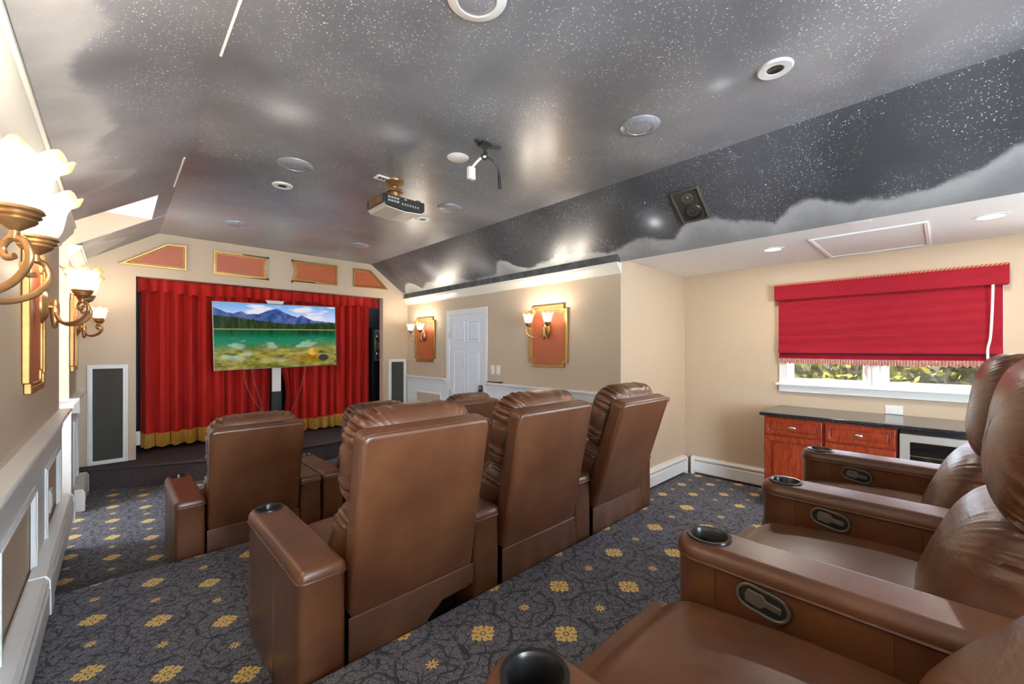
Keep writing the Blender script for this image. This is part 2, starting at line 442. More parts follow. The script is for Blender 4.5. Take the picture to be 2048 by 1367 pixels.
# left alcove: two cheeks, back wall, soffit
zso = 2.73; xs = BL-(ZC-zso)/KL
g = MB()
for ya, yb in ((YF, YF+.08), (YN-.08, YN)):
    g.box(XL-1.0, XL-T, ya, yb, 0, zso)
    g.prism([(XL-T, 2.30), (XL, 2.30), (XL, zl(XL)+.004), (xs, zso+.002), (XL-T, zso)], 'y', ya, yb)
g.box(XL-T, XL, YF, YF+.08, 0, 2.30)
struct('wall_left_alcove', g, WALL)
struct('wall_left_alcove_back', MB().box(XL-1.06, XL-1.0, YN-.1, YF+.1, 0, 1.1).box(XL-1.06, XL-1.0, YN-.1, YF+.1, 2.1, zso+.1).box(XL-1.06, XL-1.0, YN-.1, YN+.15, 1.1, 2.1).box(XL-1.06, XL-1.0, YF-.15, YF+.1, 1.1, 2.1), WALL)
struct('added_window_4', MB().frame(YN+.1, YF-.1, 1.05, 2.15, .07, 'x', XL-1.0, XL-.98), WHITE)  # unseen window, added to let more daylight in through the left alcove
portal((XL-1.07, (YN+YF)/2, 1.6), (0, PI/2, 0), 1.0, YF-YN-.3)
struct('ceiling_left_alcove', MB().box(XL-1.05, xs, YN-.06, YF+.06, zso, zso+.03), SOFFIT)
struct('wall_right', MB().box(XR, XR+T, YC+.10, D+T, 0, 2.40), WALL)
struct('wall_alcove_cheek', MB().box(XR, XW+T, YC, YC+.1, 0, ZS+.05), CHEEK)
wy0, wy1, wz0, wz1 = -.25, 1.11, 1.11, 2.0          # window opening
vy0, vy1, vz0, vz1 = -2.45, -1.25, .95, 2.1         # unseen second window added for daylight, further along the wall
g = MB()
for y0, y1, z0, z1 in ((wy1, YC+.1, 0, ZS), (vy1, wy0, 0, ZS), (YB, vy0, 0, ZS), (vy0, vy1, 0, vz0), (vy0, vy1, vz1, ZS), (wy0, wy1, 0, wz0), (wy0, wy1, wz1, ZS)):
    g.box(XW, XW+T, y0, y1, z0, z1)
struct('wall_window', g, WALL)
bx0, bx1, bz0, bz1 = -.15, 1.75, .70, 2.55              # wide unseen window added behind the camera to light the room
struct('wall_back', MB().box(XL-T, bx0, YB-T, YB, 0, 2.9).box(bx1, XW+T, YB-T, YB, 0, 2.9).box(bx0, bx1, YB-T, YB, 0, bz0).box(bx0, bx1, YB-T, YB, bz1, 2.9), WALL)
struct('added_window_3', MB().frame(bx0-.06, bx1+.06, bz0-.06, bz1+.06, .08, 'y', YB, YB+.02).box(.77, .83, YB-.08, YB-.02, bz0, bz1), WHITE)
portal(((bx0+bx1)/2, YB-T-.01, (bz0+bz1)/2), (PI/2, 0, PI), bx1-bx0, bz1-bz0)

# ------------------------------------------------------------------ ceilings
struct('ceiling', MB().box(BL, BR, YB, D+T, ZC, ZC+.05), SKYF)
g = MB()
def slab(pts):
    n = len(pts); g.add(list(pts)+[(p[0], p[1], p[2]+.05) for p in pts], [tuple(range(n)), tuple(range(2*n-1, n-1, -1))]+[(i, i+n, (i+1) % n+n, (i+1) % n) for i in range(n)])
xo = XL-.03
def sl4(x0, x1, y0, y1, zf): slab([(x0, y0, zf(x0)), (x1, y0, zf(x1)), (x1, y1, zf(x1)), (x0, y1, zf(x0))])
sl4(xo, BL, YB, YN, zl); sl4(xs, BL, YN, YF, zl); sl4(xo, BL, YF+.012, D+.1, zl)
struct('ceiling_left_slope', g, SKYL)
g = MB(); sl4(BR, XR+.02, YB, D+.1, zr)
struct('ceiling_right_slope', g, SKYR)
struct('ceiling_soffit', MB().box(XR-.005, XW+T, YB, YC+.1, ZS, ZS+.06), SOFFIT)

# ------------------------------------------------------------------ trim
def crown(x, y0, y1, sgn, zb, zt, m, name):
    pr = [(0, 0), (.012, 0), (.016, .02), (.03, .035), (.06, .07), (.085, .10), (.088, .125), (.10, .135), (.10, .15), (0, .15)]
    k = (zt-zb)/.15
    return struct(name, MB().prism([(x+sgn*a*.85, zb+b*k) for a, b in pr], 'y', y0, y1), m, smooth=30)
crown(XL, YB, YN+.02, 1, 2.22, 2.385, CREAM, 'trim_1')
crown(XL, YF-.06, D, 1, 2.27, 2.385, CREAM, 'trim_2')
crown(XR, YC-.01, D, -1, 2.205, 2.305, CREAM, 'trim_3')
struct('trim_4', MB().box(XR-.065, XR, YC, D, 2.305, zr(XR-.065)+.01), DARKGAP)
def rail(x, y0, y1, s, name):
    pr = [(0, 1.035), (.062, 1.035), (.066, 1.028), (.066, 1.018), (.055, 1.012), (.05, 1.0), (.036, .985), (.03, .955), (.022, .95), (.018, .90), (0, .90)]
    struct(name, MB().prism([(x+s*a, b) for a, b in pr], 'y', y0, y1), WHITE, smooth=30)
rail(XL, YB, YN, 1, 'trim_5'); rail(XL, YF-.06, D, 1, 'trim_6'); rail(XR, 5.09, D, -1, 'trim_7'); rail(XR, YC, 4.15, -1, 'trim_8')
struct('trim_9', MB().prism([(YF, 1.035), (YF-.062, 1.035), (YF-.066, 1.02), (YF-.05, 1.0), (YF-.03, .955), (YF-.018, .90), (YF, .90)], 'x', XL-.9, XL+.066), WHITE, smooth=30)
def wains(x, s, y0, y1, zb, cuts, name):
    # white stiles and rails with beige panels set back, framed by a moulding
    a, b = x, x+s*.014
    g = MB(); g.box(a, b, y0, y1, .80, .91); g.box(a, b, y0, y1, zb, zb+.16)
    ys = [y0]+[q for c in cuts for q in c]+[y1]
    for i in range(0, len(ys), 2): g.box(a, b, ys[i], ys[i+1], zb+.16, .80)
    struct(name, g, WHITE)
    for j, (p, q) in enumerate(cuts):
        h = MB().frame(p-.006, q+.006, zb+.154, .806, .03, 'x', x+s*.002, x+s*.022)
        h.frame(p+.004, q-.004, zb+.164, .796, .012, 'x', x+s*.002, x+s*.027)
        struct('trim_%d' % (NTRIM[0]), h, WHITE, bevel=.003); NTRIM[0] += 1
NTRIM = [20]
wains(XL, 1, YB, YN, F1, [(1.05, 1.95), (2.15, 3.05), (3.45, 4.22)], 'trim_10')
wains(XL, 1, YF-.02, D, 0, [(5.55, 6.08)], 'trim_11')
wains(XR, -1, 5.09, D, 0, [(5.22, 5.95)], 'trim_12')
wains(XR, -1, YC, 4.15, 0, [(2.3, 3.05), (3.2, 3.98)], 'trim_13')
struct('baseboard_left', MB().box(XL, XL+.022, 4.42, YN, 0, .12).box(XL-.9, XL+.03, YF-.022, YF, 0, .13).box(XL, XL+.025, YF-.02, D, 0, .12), WHITE, bevel=.004)
struct('baseboard_right', MB().box(XR-.02, XR, YC, 4.15, 0, .12).box(XR-.02, XR, 5.09, 5.7, 0, .12), WHITE, bevel=.004)
struct('wall_left_alcove_panel', MB().box(XL-.9, XL+.014, YF-.014, YF, .13, .905), WHITE)

for i_, (ya, yb) in enumerate(((3.62, 4.33), (1.55, 2.25))):       # bare corner bead showing at the ceiling break
    struct('trim_%d' % (40+i_), MB().box(BL-.022, BL-.012, ya, yb, zl(BL-.02)-.002, zl(BL-.02)+.01), WHITE)
# ------------------------------------------------------------------ door
dx = XR
g = MB().frame(4.155, 5.085, -.08, 2.03, .075, 'x', dx-.02, dx+.0)
struct('door_1_casing', g, WHITE, bevel=.005)
dy0, dy1 = 4.232, 5.008
d1 = struct('door_1', MB().box(dx-.006, dx-.001, dy0, dy1, .0, 1.952), DOORW)
g = MB()
cols = ((dy0+.10, dy0+.355), (dy1-.355, dy1-.10))
for c0, c1 in cols:
    for z0, z1 in ((1.56, 1.86), (.72, 1.43), (.12, .58)):
        g.frame(c0, c1, z0, z1, .018, 'x', dx-.018, dx-.004); 
        g.prism([(c0+.04, z0+.04), (c1-.04, z0+.04), (c1-.04, z1-.04), (c0+.04, z1-.04)], 'x', dx-.014, dx-.004)
obj('door_panel', g, DOORW, d1, bevel=.005)
g = MB()
for z in (1.62, .78, .2): g.box(dx-.016, dx-.004, dy1-.012, dy1+.012, z, z+.10)
obj('door_hinge', g, SILVER, d1)
lk = obj('door_lock', MB().box(dx-.035, dx-.005, 4.255, 4.315, .86, .985), BLACKPL, d1, bevel=.008)
obj('lock_button', MB().box(dx-.038, dx-.034, 4.27, 4.30, .93, .97), SILVER, lk)
t = wthing('remote_control', 'slim black remote control lying on the chair rail right of the white door', 'remote control', (dx-.03, 3.98, 1.035))
obj('case', MB().prism([(3.86, 1.036), (4.13, 1.036), (4.13, 1.046), (3.90, 1.050), (3.86, 1.056)], 'x', dx-.052, dx-.012), BLACKPL, t, bevel=.003)
obj('keypad', MB().box(dx-.046, dx-.018, 4.0, 4.11, 1.046, 1.0485), GUN, t)
for i, (ya, lab) in enumerate(((4.055, 'white single light switch plate, the one nearer the white door'), (3.945, 'white light switch plate with outlet slots, farther from the white door'))):
    t = wthing('light_switch', lab, 'light switch', (dx, ya, 1.2), 'switch plates by the door')
    obj('plate', MB().box(dx-.007, dx, ya-.036, ya+.036, 1.14, 1.26), PLASTIC, t, bevel=.003)
    obj('rocker', MB().box(dx-.012, dx-.006, ya-.016, ya+.016, 1.165, 1.235), WHITE, t, bevel=.002)

# ------------------------------------------------------------------ notched wall panels and sconces
def notched(y0, y1, z0, z1, n=.05):
    return [(y0+n, z0), (y1-n, z0), (y1-n, z0+n), (y1, z0+n), (y1, z1-n), (y1-n, z1-n), (y1-n, z1), (y0+n, z1), (y0+n, z1-n), (y0, z1-n), (y0, z0+n), (y0+n, z0+n)]
def wall_panel(x, s, yc, lab):
    o = notched(yc-.29, yc+.29, 1.265, 1.965)
    t = wthing('wall_panel', lab, 'wall panel', (x, yc, 1.265), 'terracotta panels behind the wall lights')
    obj('field', MB().prism(inset(o, .02), 'x', x, x+s*.010), TERRA, t)
    h = MB().ring(o, inset(o, .030), 'x', x, x+s*.026).ring(inset(o, .034), inset(o, .046), 'x', x, x+s*.019)
    obj('frame', h, GOLD, t, bevel=.004)
wall_panel(XR, -1, 3.10, 'terracotta panel in a notched gold frame between the white door and the alcove')
wall_panel(XR, -1, 5.68, 'terracotta panel in a notched gold frame between the stage corner and the white door')
wall_panel(XL, 1, 3.08, 'gold framed terracotta panel on the left wall, nearest the camera')
wall_panel(XL, 1, 5.68, 'gold framed terracotta panel on the left wall next to the stage corner')
def shade_rf(a, r, z, v):
    k = max(0, (v-.25)/.75)
    return r*(1+.075*k*k*math.sin(8*a)+.03*k*math.sin(16*a+1)), z+.012*k**3*math.sin(8*a+.6)
def make_sconce(label):
    t = thing('wall_sconce', label, 'wall light', group='two armed wall sconces')
    bp = MB().lathe([(.001, .026), (.03, .026), (.042, .020), (.05, .010), (.056, .008), (.058, 0)], n=28)
    bp.xf(Matrix.Rotation(PI/2, 4, 'Y')); bp.xf(Matrix.Diagonal((1, 1, 1.55, 1))); bp.xf(Matrix.Translation((.012, 0, -.045)))
    obj('backplate', bp, BRONZE, t, smooth=40)
    obj('stem', MB().tube([(.03, 0, -.05), (.062, 0, -.05)], .016, 12).lathe([(.001, -.16), (.010, -.15), (.014, -.12), (.018, -.07), (.016, -.03), (.004, -.012)], (.058, 0, 0), 12), BRONZE, t, smooth=40)
    for sy in (-1, 1):
        q = [(.055, 0, -.05), (.065, .02, -.095), (.085, .06, -.128), (.12, .10, -.132), (.158, .135, -.110), (.180, .158, -.07), (.174, .155, -.035), (.155, .137, -.028), (.143, .125, -.045), (.148, .13, -.064), (.160, .141, -.062)]
        ar = obj('arm', MB().tube(smooth_path([(a, sy*b, c) for a, b, c in q], 7), lambda u: .0085-.002*u, 10, flat=.75), BRONZE, t, smooth=60)
        cx, cy = .16, sy*.142
        prof = [(a*.86, b) for a, b in ((.001, -.032), (.010, -.030), (.008, -.014), (.020, -.006), (.030, .000), (.036, .006), (.034, .010), (.042, .014), (.040, .020), (.047, .024), (.044, .030), (.02, .031))]
        obj('cup', MB().lathe(prof, (cx, cy, 0), 24), BRONZE, ar, smooth=50)
        pr = [(.018, .026), (.036, .028), (.047, .040), (.054, .060), (.058, .085), (.061, .108), (.067, .130), (.078, .148), (.094, .160), (.097, .158), (.080, .144), (.070, .127), (.064, .106), (.061, .084), (.057, .060), (.050, .043), (.038, .033)]
        pr = [(a*.78, .024+(b-.026)*.82) for a, b in pr]
        def rf(a, r, z, v):
            k = max(0, min(1, (z-.045)/.09)); return r*(1+.085*k*k*math.sin(8*a)+.03*math.sin(16*a+1)*k), z+.010*k**2*math.sin(8*a+.8)
        obj('lamp_shade', MB().lathe(pr, (cx, cy, 0), 72, rf=rf), GLASS, ar, smooth=60)
        obj('bulb', MB().lathe([(.001, .032), (.009, .034), (.010, .045), (.017, .060), (.020, .072), (.017, .084), (.009, .091), (.001, .093)], (cx, cy, 0), 16), BULB, ar, smooth=80)
        ld = bpy.data.lights.new('bulb_light', 'POINT'); ld.energy = LAMP_W; ld.color = (1, .91, .76); ld.shadow_soft_size = .03
        lo = bpy.data.objects.new('bulb_light', ld); COL.objects.link(lo); lo.parent = t; lo.location = (cx, cy, .11)
    return t
s0 = make_sconce('large amber glass wall sconce at the left edge, closest to the camera')
s0.location = (XL, 1.37, 1.71)
s0_lights = [c for c in s0.children if c.type == 'LIGHT']
dup(s0, (XL+.02, 3.08, 1.73), 0, 'amber glass wall sconce on the left wall in front of the near gold framed panel')
dup(s0, (XL+.02, 5.68, 1.73), 0, 'small lit wall sconce on the left wall beside the stage corner')
dup(s0, (XR-.02, 3.10, 1.73), PI, 'lit two armed sconce on the terracotta panel between door and alcove')
dup(s0, (XR-.02, 5.68, 1.73), PI, 'lit two armed sconce on the right wall panel between stage and door')

for c in s0_lights:                       # near lamp's lights boosted to brighten the left wall and back row
    c.data = c.data.copy(); c.data.energy = LAMP_W*2.6
# ------------------------------------------------------------------ panels over the stage, in-wall speakers
def stage_panel(o, lab):
    cx = sum(p[0] for p in o)/len(o)
    t = wthing('wall_panel', lab, 'wall panel', (cx, D, 2.4), 'terracotta panels above the stage')
    obj('field', MB().prism(inset(o, .012), 'y', D, D-.010), TERRA, t)
    h = MB().ring(o, inset(o, .022), 'y', D, D-.026).ring(inset(o, .026), inset(o, .036), 'y', D, D-.018)
    obj('frame', h, GOLD, t, bevel=.003)
stage_panel([(.01, 2.40), (.605, 2.396), (.605, 2.694), (.43, 2.688)], 'terracotta sloped corner panel above the stage, leftmost of the four')
cv = [(1.476-.045*math.sin(PI*i/10), 2.387+.296*i/10) for i in range(11)]
stage_panel([(.864, 2.392)]+cv+[(.864, 2.683)], 'terracotta panel with a concave right end above the television left corner')
cv = [(1.742+.045*math.sin(PI*i/10), 2.695-.29*i/10) for i in range(11)]
stage_panel([(2.372, 2.41), (2.372, 2.70)]+cv, 'terracotta panel with a concave left end above the television right corner')
stage_panel([(2.613, 2.42), (3.179, 2.425), (2.883, 2.70), (2.613, 2.70)], 'terracotta sloped corner panel above the stage, rightmost of the four')
for x0, x1, lab in ((-.222, .095, 'tall dark grille speaker in a white frame left of the red curtain'), (3.195, 3.50, 'tall dark grille speaker in a white frame right of the stage opening')):
    t = wthing('wall_speaker', lab, 'speaker', (x0, D, ST), 'framed wall speakers')
    obj('frame', MB().frame(x0, x1, ST+.002, 1.30, .042, 'y', D, D-.03).frame(x0+.008, x1-.008, ST+.01, 1.292, .014, 'y', D-.03, D-.038), WHITE, t, bevel=.004)
    obj('grille', MB().box(x0+.04, x1-.04, D-.012, D-.002, ST+.042, 1.262), GREY, t)
t = wthing('outlet_plate', 'small white outlet plate at the bottom left of the stage opening', 'outlet', (.19, D+T, .45))
obj('plate', MB().box(.162, .20, D+T+.0, D+T+.01, .37, .53), PLASTIC, t, bevel=.003)
obj('socket', MB().box(.185, .197, D+T-.003, D+T+.002, .42, .48), WHITE, t)

# ------------------------------------------------------------------ curtains
def drape(x0, x1, yc, zb, zt, nf, amp, seed, part, edge=None):
    rng = random.Random(seed); ph = [rng.uniform(-.5, .5) for _ in range(nf+2)]
    def fold(s):
        q = s*nf; i = int(q); f = q-i
        warp = ph[i]*(1-f)+ph[i+1]*f
        a = amp*(.75+.5*abs(math.sin(i*2.3+1)))
        c = 1.9*abs(math.sin(PI*(q+.30*warp)))**.75-1
        return a*(c+.10*math.cos(6*PI*q+warp))
    def fn(u, v):
        z = zb+(zt-zb)*v
        xx = x0+(x1-x0)*u
        if edge: xx += edge(u, v)
        k = 1.0-.35*v
        return (xx+.012*math.sin(2*PI*u*nf+1)*k, yc-fold(u)*k, z+.012*math.sin(u*9+seed)*(1-v))
    return fn, fold
def curtain(x0, x1, yc, zb, zf, zt, nf, seed, lab, edge=None):
    t = wthing('stage_curtain', lab, 'curtain', (x0, yc, ST), 'stage curtains')
    fn, fold = drape(x0, x1, yc, zf, zt, nf, .075, seed, 0, edge)
    obj('drape', MB().grid(fn, nf*22, 14), CURT, t, smooth=80)
    rng = random.Random(seed+5)
    def fr(u, v):
        p = fn(u, 0); z = zb+(p[2]-zb)*v
        return (p[0]+(1-v)*.006*math.sin(u*900), p[1]-.012*math.sin(PI*min(1, v*1.0))-.010+.006*math.sin(u*nf*150)*(1-v*.5), z+(rng.uniform(-.006, .006) if v < .05 else 0)+(.004 if v > .99 else 0))
    obj('fringe', MB().grid(fr, nf*60, 6), FRINGE, t, smooth=60)
curtain(.20, 1.58, 6.64, .285, .455, 2.24, 10, 3, 'red velvet stage curtain with gold fringe, left half behind the television', lambda u, v: .10*max(0, u-.8)*5*(v-.6)*.4)
curtain(1.685, 3.06, 6.64, .262, .435, 2.24, 10, 8, 'red velvet stage curtain with gold fringe, right half behind the television', lambda u, v: -.12*max(0, .2-u)*5*(v-.5)*.7+(.08*max(0, .15-u)/.15*math.sin(v*7) if u < .15 else 0))
def val(u, v):
    x = .18+2.97*u; nf = 25
    a = .042*(1.8*abs(math.sin(PI*u*nf+.9*math.sin(u*17)))**.8-1)*(1.2-.6*v)
    sag = .018*math.sin(u*nf*PI)**2*(1-v)+.012*math.sin(u*23)*(1-v)
    return (x+.01*math.sin(u*60)*(1-v), 6.52-a, 2.135+sag+(2.30-2.135-sag)*v)
vl = obj('valance', MB().grid(val, 500, 8), CURT, smooth=80)
tag(vl, 'gathered red velvet valance across the top of the stage opening', 'valance')

# ------------------------------------------------------------------ television with a lake picture on its screen
def screen_colours(nx, ny):
    X, Y = np.meshgrid(np.linspace(0, 1, nx), np.linspace(0, 1, ny), indexing='ij')    # Y = 0 at the top
    rs = np.random.RandomState(4)
    def vn(sx, sy, seed):
        r = np.random.RandomState(seed); gx, gy = int(sx)+3, int(sy)+3; G = r.rand(gx, gy)
        px, py = X*sx, Y*sy; i, j = px.astype(int), py.astype(int); fx, fy = px-i, py-j
        fx = fx*fx*(3-2*fx); fy = fy*fy*(3-2*fy)
        return (G[i, j]*(1-fx)+G[i+1, j]*fx)*(1-fy)+(G[i, j+1]*(1-fx)+G[i+1, j+1]*fx)*fy
    def fb(sx, sy, seed): return .5*vn(sx, sy, seed)+.3*vn(sx*2, sy*2, seed+1)+.2*vn(sx*4, sy*4, seed+2)
    def ss(v, a, b):
        q = np.clip((v-a)/(b-a), 0, 1); return (q*q*(3-2*q))[..., None]
    c = lambda *q: np.array(q, float)
    img = c(.20, .42, .82)*(1-ss(Y, 0, .28))+c(.62, .70, .92)*ss(Y, 0, .28)
    cl = ss(fb(6, 14, 11), .50, .68); img = img*(1-cl*.85)+c(.90, .84, .86)*cl*.85
    pk = [(0, .07), (.09, .14), (.14, .155), (.20, .115), (.24, .165), (.29, .15), (.33, .155), (.40, .10), (.47, .065), (.50, .075), (.55, .125), (.61, .17), (.65, .19), (.69, .15), (.73, .19), (.79, .235), (1, .27)]
    ridge = np.interp(X[:, 0], [p[0] for p in pk], [p[1] for p in pk])+.008*(vn(60, 1, 21)[:, 0]-.5)
    m = ss(Y-ridge[:, None], 0, .006)
    mt = c(.07, .11, .31)+(fb(24, 16, 31)[..., None]-.5)*c(.20, .20, .26)
    img = img*(1-m)+np.clip(mt, .02, 1)*m
    tl = np.interp(X[:, 0], [0, .15, .35, .5, .62, .72, 1], [.185, .205, .255, .285, .305, .285, .265])
    trees = tl[:, None]+.022*(np.abs(np.sin(X*190+6*vn(30, 1, 5)))-.5)
    m = ss(Y-trees, 0, .008); sh = fb(70, 8, 41)[..., None]
    img = img*(1-m)+(c(.004, .014, .004)+sh*sh*c(.06, .10, .018))*m
    m = ss(Y, .385, .392); img = img*(1-m)+c(.34, .30, .14)*m
    wl = .40
    m = ss(Y, wl, wl+.006)
    q = np.clip((Y-wl)/(1-wl), 0, 1)[..., None]
    wat = c(.002, .085, .016)*(1-ss(Y, .42, .52))+c(.006, .20, .095)*ss(Y, .42, .56)
    rf = ss(fb(40, 3, 51), .45, .7)*(1-ss(Y, .42, .55)); wat = wat*(1-rf*.6)
    mid = ss(Y+.10*(fb(5, 7, 61)-.5)+.05*X, .58, .80)
    bot = c(.24, .21, .035)+(fb(16, 22, 71)[..., None]-.5)*c(.62, .48, .12)
    wat = wat*(1-mid)+np.clip(bot, .02, 1)*mid
    gl = ss(fb(7, 12, 81), .52, .70)*ss(Y, .50, .62)*(1-ss(Y, .80, .95)); wat = wat*(1-gl*.55)+c(.45, .62, .50)*gl*.55
    img = img*(1-m)+wat*m
    r1 = ((X-.74)/.20)**2+((Y-.86)/.075)**2; k1 = (1-ss(r1, .8, 1.05)); img = img*(1-k1)+(c(.30, .19, .03)+(fb(20, 20, 91)[..., None]-.5)*.2)*k1
    r2 = ((X-.79)/.055)**2+((Y-.765)/.065)**2; k2 = (1-ss(r2, .85, 1.05)); img = img*(1-k2)+(c(.62, .36, .06)*(1.15-1.6*np.clip(X-.77, 0, 1)[..., None]*6)+(fb(40, 40, 95)[..., None]-.5)*.3)*k2
    r3 = ((X-.88)/.05)**2+((Y-.87)/.06)**2; k3 = (1-ss(r3, .7, 1.1)); img = img*(1-k3)+c(.04, .04, .03)*k3
    return np.clip(img, 0, 1)
tv = thing('television', 'flat screen television showing a mountain lake, hung before the red curtain', 'television', (1.625, 6.30, 1.648))
tv.rotation_euler = (0, math.radians(-1.3), 0)
TW, TH = 1.505, .862
obj('cabinet', MB().box(-TW/2, TW/2, .0, .035, -TH/2, TH/2), BLACKPL, tv, bevel=.004)
obj('rear_housing', MB().box(-TW*.36, TW*.36, .035, .07, -TH*.42, TH*.12), BLACKPL, tv, bevel=.01)
obj('bezel', MB().frame(-TW/2-.004, TW/2+.004, -TH/2-.004, TH/2+.004, .008, 'y', -.004, .034), GUN, tv)
nx, ny = 300, 172
cols_ = screen_colours(nx, ny)
k = NT('lit_television_picture'); a = k.n('ShaderNodeAttribute'); a.attribute_name = 'picture'
k.set(Base_Color=(.004, .004, .004), Roughness=.3); k.L(a.outputs['Color'], k.b.inputs['Emission Color']); k.b.inputs['Emission Strength'].default_value = .225
k.b.inputs['Specular IOR Level'].default_value = .04
TVM = k.m
sc_ = obj('screen', MB().grid(lambda u, v: (-TW/2+.006+(TW-.012)*u, -.001, TH/2-.006-(TH-.012)*v), nx, ny), TVM, tv)
at = sc_.data.color_attributes.new('picture', 'FLOAT_COLOR', 'POINT')
at.data.foreach_set('color', np.concatenate([cols_, np.ones((nx, ny, 1))], 2).reshape(-1).astype(np.float32))
t = wthing('television_post', 'pale post holding the television, seen in the gap between the curtains', 'stand', (1.61, 6.46, ST))
obj('post', MB().box(1.555, 1.665, 6.405, 6.435, .88, 2.11), PLASTIC, t, bevel=.004)
obj('top_plate', MB().prism([(1.47, 2.135), (1.70, 2.135), (1.66, 2.05), (1.52, 2.05)], 'y', 6.385, 6.405), PLASTIC, t)
obj('lower_post', MB().box(1.55, 1.67, 6.407, 6.435, ST, .88), BLACKP, t)
obj('bracket', MB().box(1.45, 1.78, 6.374, 6.404, 1.5, 1.8), BLACKPL, t)
for i, (pts, lab) in enumerate((
        ([(1.22, 6.36, 1.24), (1.24, 6.45, 1.05), (1.33, 6.45, .80), (1.44, 6.45, .62), (1.53, 6.46, .42), (1.535, 6.46, .25)], 'thin grey cable trailing from under the television to the curtain gap'),
        ([(1.30, 6.36, 1.24), (1.33, 6.42, 1.08), (1.40, 6.415, .82), (1.43, 6.41, .66), (1.40, 6.41, .52)], 'thin grey cable hanging straight below the television in front of the left curtain'),
        ([(1.98, 6.36, 1.24), (1.95, 6.43, 1.0), (1.87, 6.42, .75), (1.80, 6.42, .58), (1.76, 6.42, .45)], 'thin cable hanging in front of the right curtain below the television'))):
    o = obj('cable', MB().tube(smooth_path(pts, 6), .0042, 6), P('grey_cable', (.22, .20, .18), .5) if i == 0 else bpy.data.materials['grey_cable'], smooth=60)
    tag(o, lab, 'cable', 'cables under the television')
t = wthing('stage_speaker', 'silver fronted speaker with two round drivers in the black gap beside the curtain', 'speaker', (3.27, 6.78, ST))
obj('cabinet', MB().box(3.17, 3.43, 6.79, 7.05, ST, 1.84), BLACKP, t)
obj('front_plate', MB().box(3.215, 3.395, 6.775, 6.79, 1.26, 1.80), SILVER, t, bevel=.004)
for z in (1.68, 1.385):
    q = MB().lathe([(.001, .004), (.022, .010), (.028, .002), (.055, .016), (.062, .018), (.070, .014), (.072, .0)], n=28); q.xf(Matrix.Rotation(PI/2, 4, 'X')); q.xf(Matrix.Translation((3.305, 6.775, z)))
    dr = obj('driver', q, CHROME, t, smooth=40)
    q = MB().ring([(.084*math.cos(i*PI/14), .084*math.sin(i*PI/14)) for i in range(28)], [(.07*math.cos(i*PI/14), .07*math.sin(i*PI/14)) for i in range(28)], 'y', -.004, 0)
    q.xf(Matrix.Translation((3.305, 6.775, z))); obj('surround', q, BLACKPL, dr)

# ------------------------------------------------------------------ baseboard heaters
def heater(x, s, y0, y1, z0, lab, swap=False, cap0=True, cap1=True):
    def Q(prof): return [(x+s*a, z0+b) for a, b in prof] if not swap else [(x+s*a, z0+b) for a, b in prof]
    ax = 'x' if swap else 'y'
    loc = ((y0+y1)/2, x, z0) if swap else (x, (y0+y1)/2, z0)
    t = wthing('baseboard_heater', lab, 'heater', loc, 'white baseboard heaters')
    g = MB().prism(Q([(0, .01), (.012, .01), (.012, .20), (0, .20)]), ax, y0, y1)
    g.prism(Q([(.0, .198), (.048, .198), (.062, .182), (.062, .170), (.056, .170), (.056, .180), (.044, .190), (0, .190)]), ax, y0, y1)
    g.prism(Q([(.058, .03), (.064, .03), (.066, .14), (.058, .152), (.052, .150), (.058, .138)]), ax, y0, y1)
    obj('cover', g, WHITE, t)
    obj('grille', MB().prism(Q([(.012, .03), (.05, .03), (.05, .176), (.012, .176)]), ax, y0+.01, y1-.01), GUN, t)
    obj('damper', MB().prism(Q([(.050, .156), (.060, .158), (.060, .164), (.050, .162)]), ax, y0+.01, y1-.01), WHITE, t)
    for c, yy in ((cap0, y0), (cap1, y1)):
        if c: obj('end_cap', MB().prism(Q([(0, 0), (.070, 0), (.070, .175), (.052, .204), (0, .204)]), ax, yy-.002 if yy == y0 else yy-.035, yy+.035 if yy == y0 else yy+.002), WHITE, t, bevel=.003)
    return t
h1 = heater(XL+.014, 1, YB+.2, 4.40, F1, 'long white baseboard heater along the left wall beside the camera')
for o in h1.children:
    if o.name.startswith('end_cap'): pass
obj('joint_strap', MB().prism([(XL+.012, F1+.206), (XL+.068, F1+.206), (XL+.082, F1+.18), (XL+.084, F1+.02), (XL+.078, F1+.02), (XL+.076, F1+.175), (XL+.062, F1+.2), (XL+.012, F1+.2)], 'y', 2.86, 3.0), WHITE, h1)
heater(XL+.027, 1, YF+.06, 6.12, 0, 'short white baseboard heater at the foot of the left wall by the stage')
heater(YC, -1, XR+.03, XW-.075, 0, 'white baseboard heater under the plain alcove cheek wall', swap=True)
heater(XW, -1, 1.22, YC-.10, 0, 'white baseboard heater under the window wall left of the cabinets')

# ------------------------------------------------------------------ outlets
t = wthing('wall_outlet', 'cream outlet plate on the window wall just above the black countertop', 'outlet', (XW, .305, .895))
obj('plate', MB().box(XW-.008, XW, .245, .365, .892, .968), PLASTIC, t, bevel=.003)
for yy in (.27, .32): obj('socket', MB().box(XW-.0105, XW-.007, yy, yy+.028, .912, .948), WHITE, t)
t = wthing('wall_outlet', 'white outlet plate low in the panelled left wall above the heater', 'outlet', (XL+.014, 3.86, .5))
obj('plate', MB().box(XL+.0, XL+.010, 3.80, 3.90, .46, .60), PLASTIC, t, bevel=.003)
obj('socket', MB().box(XL+.008, XL+.013, 3.83, 3.87, .49, .57), WHITE, t)

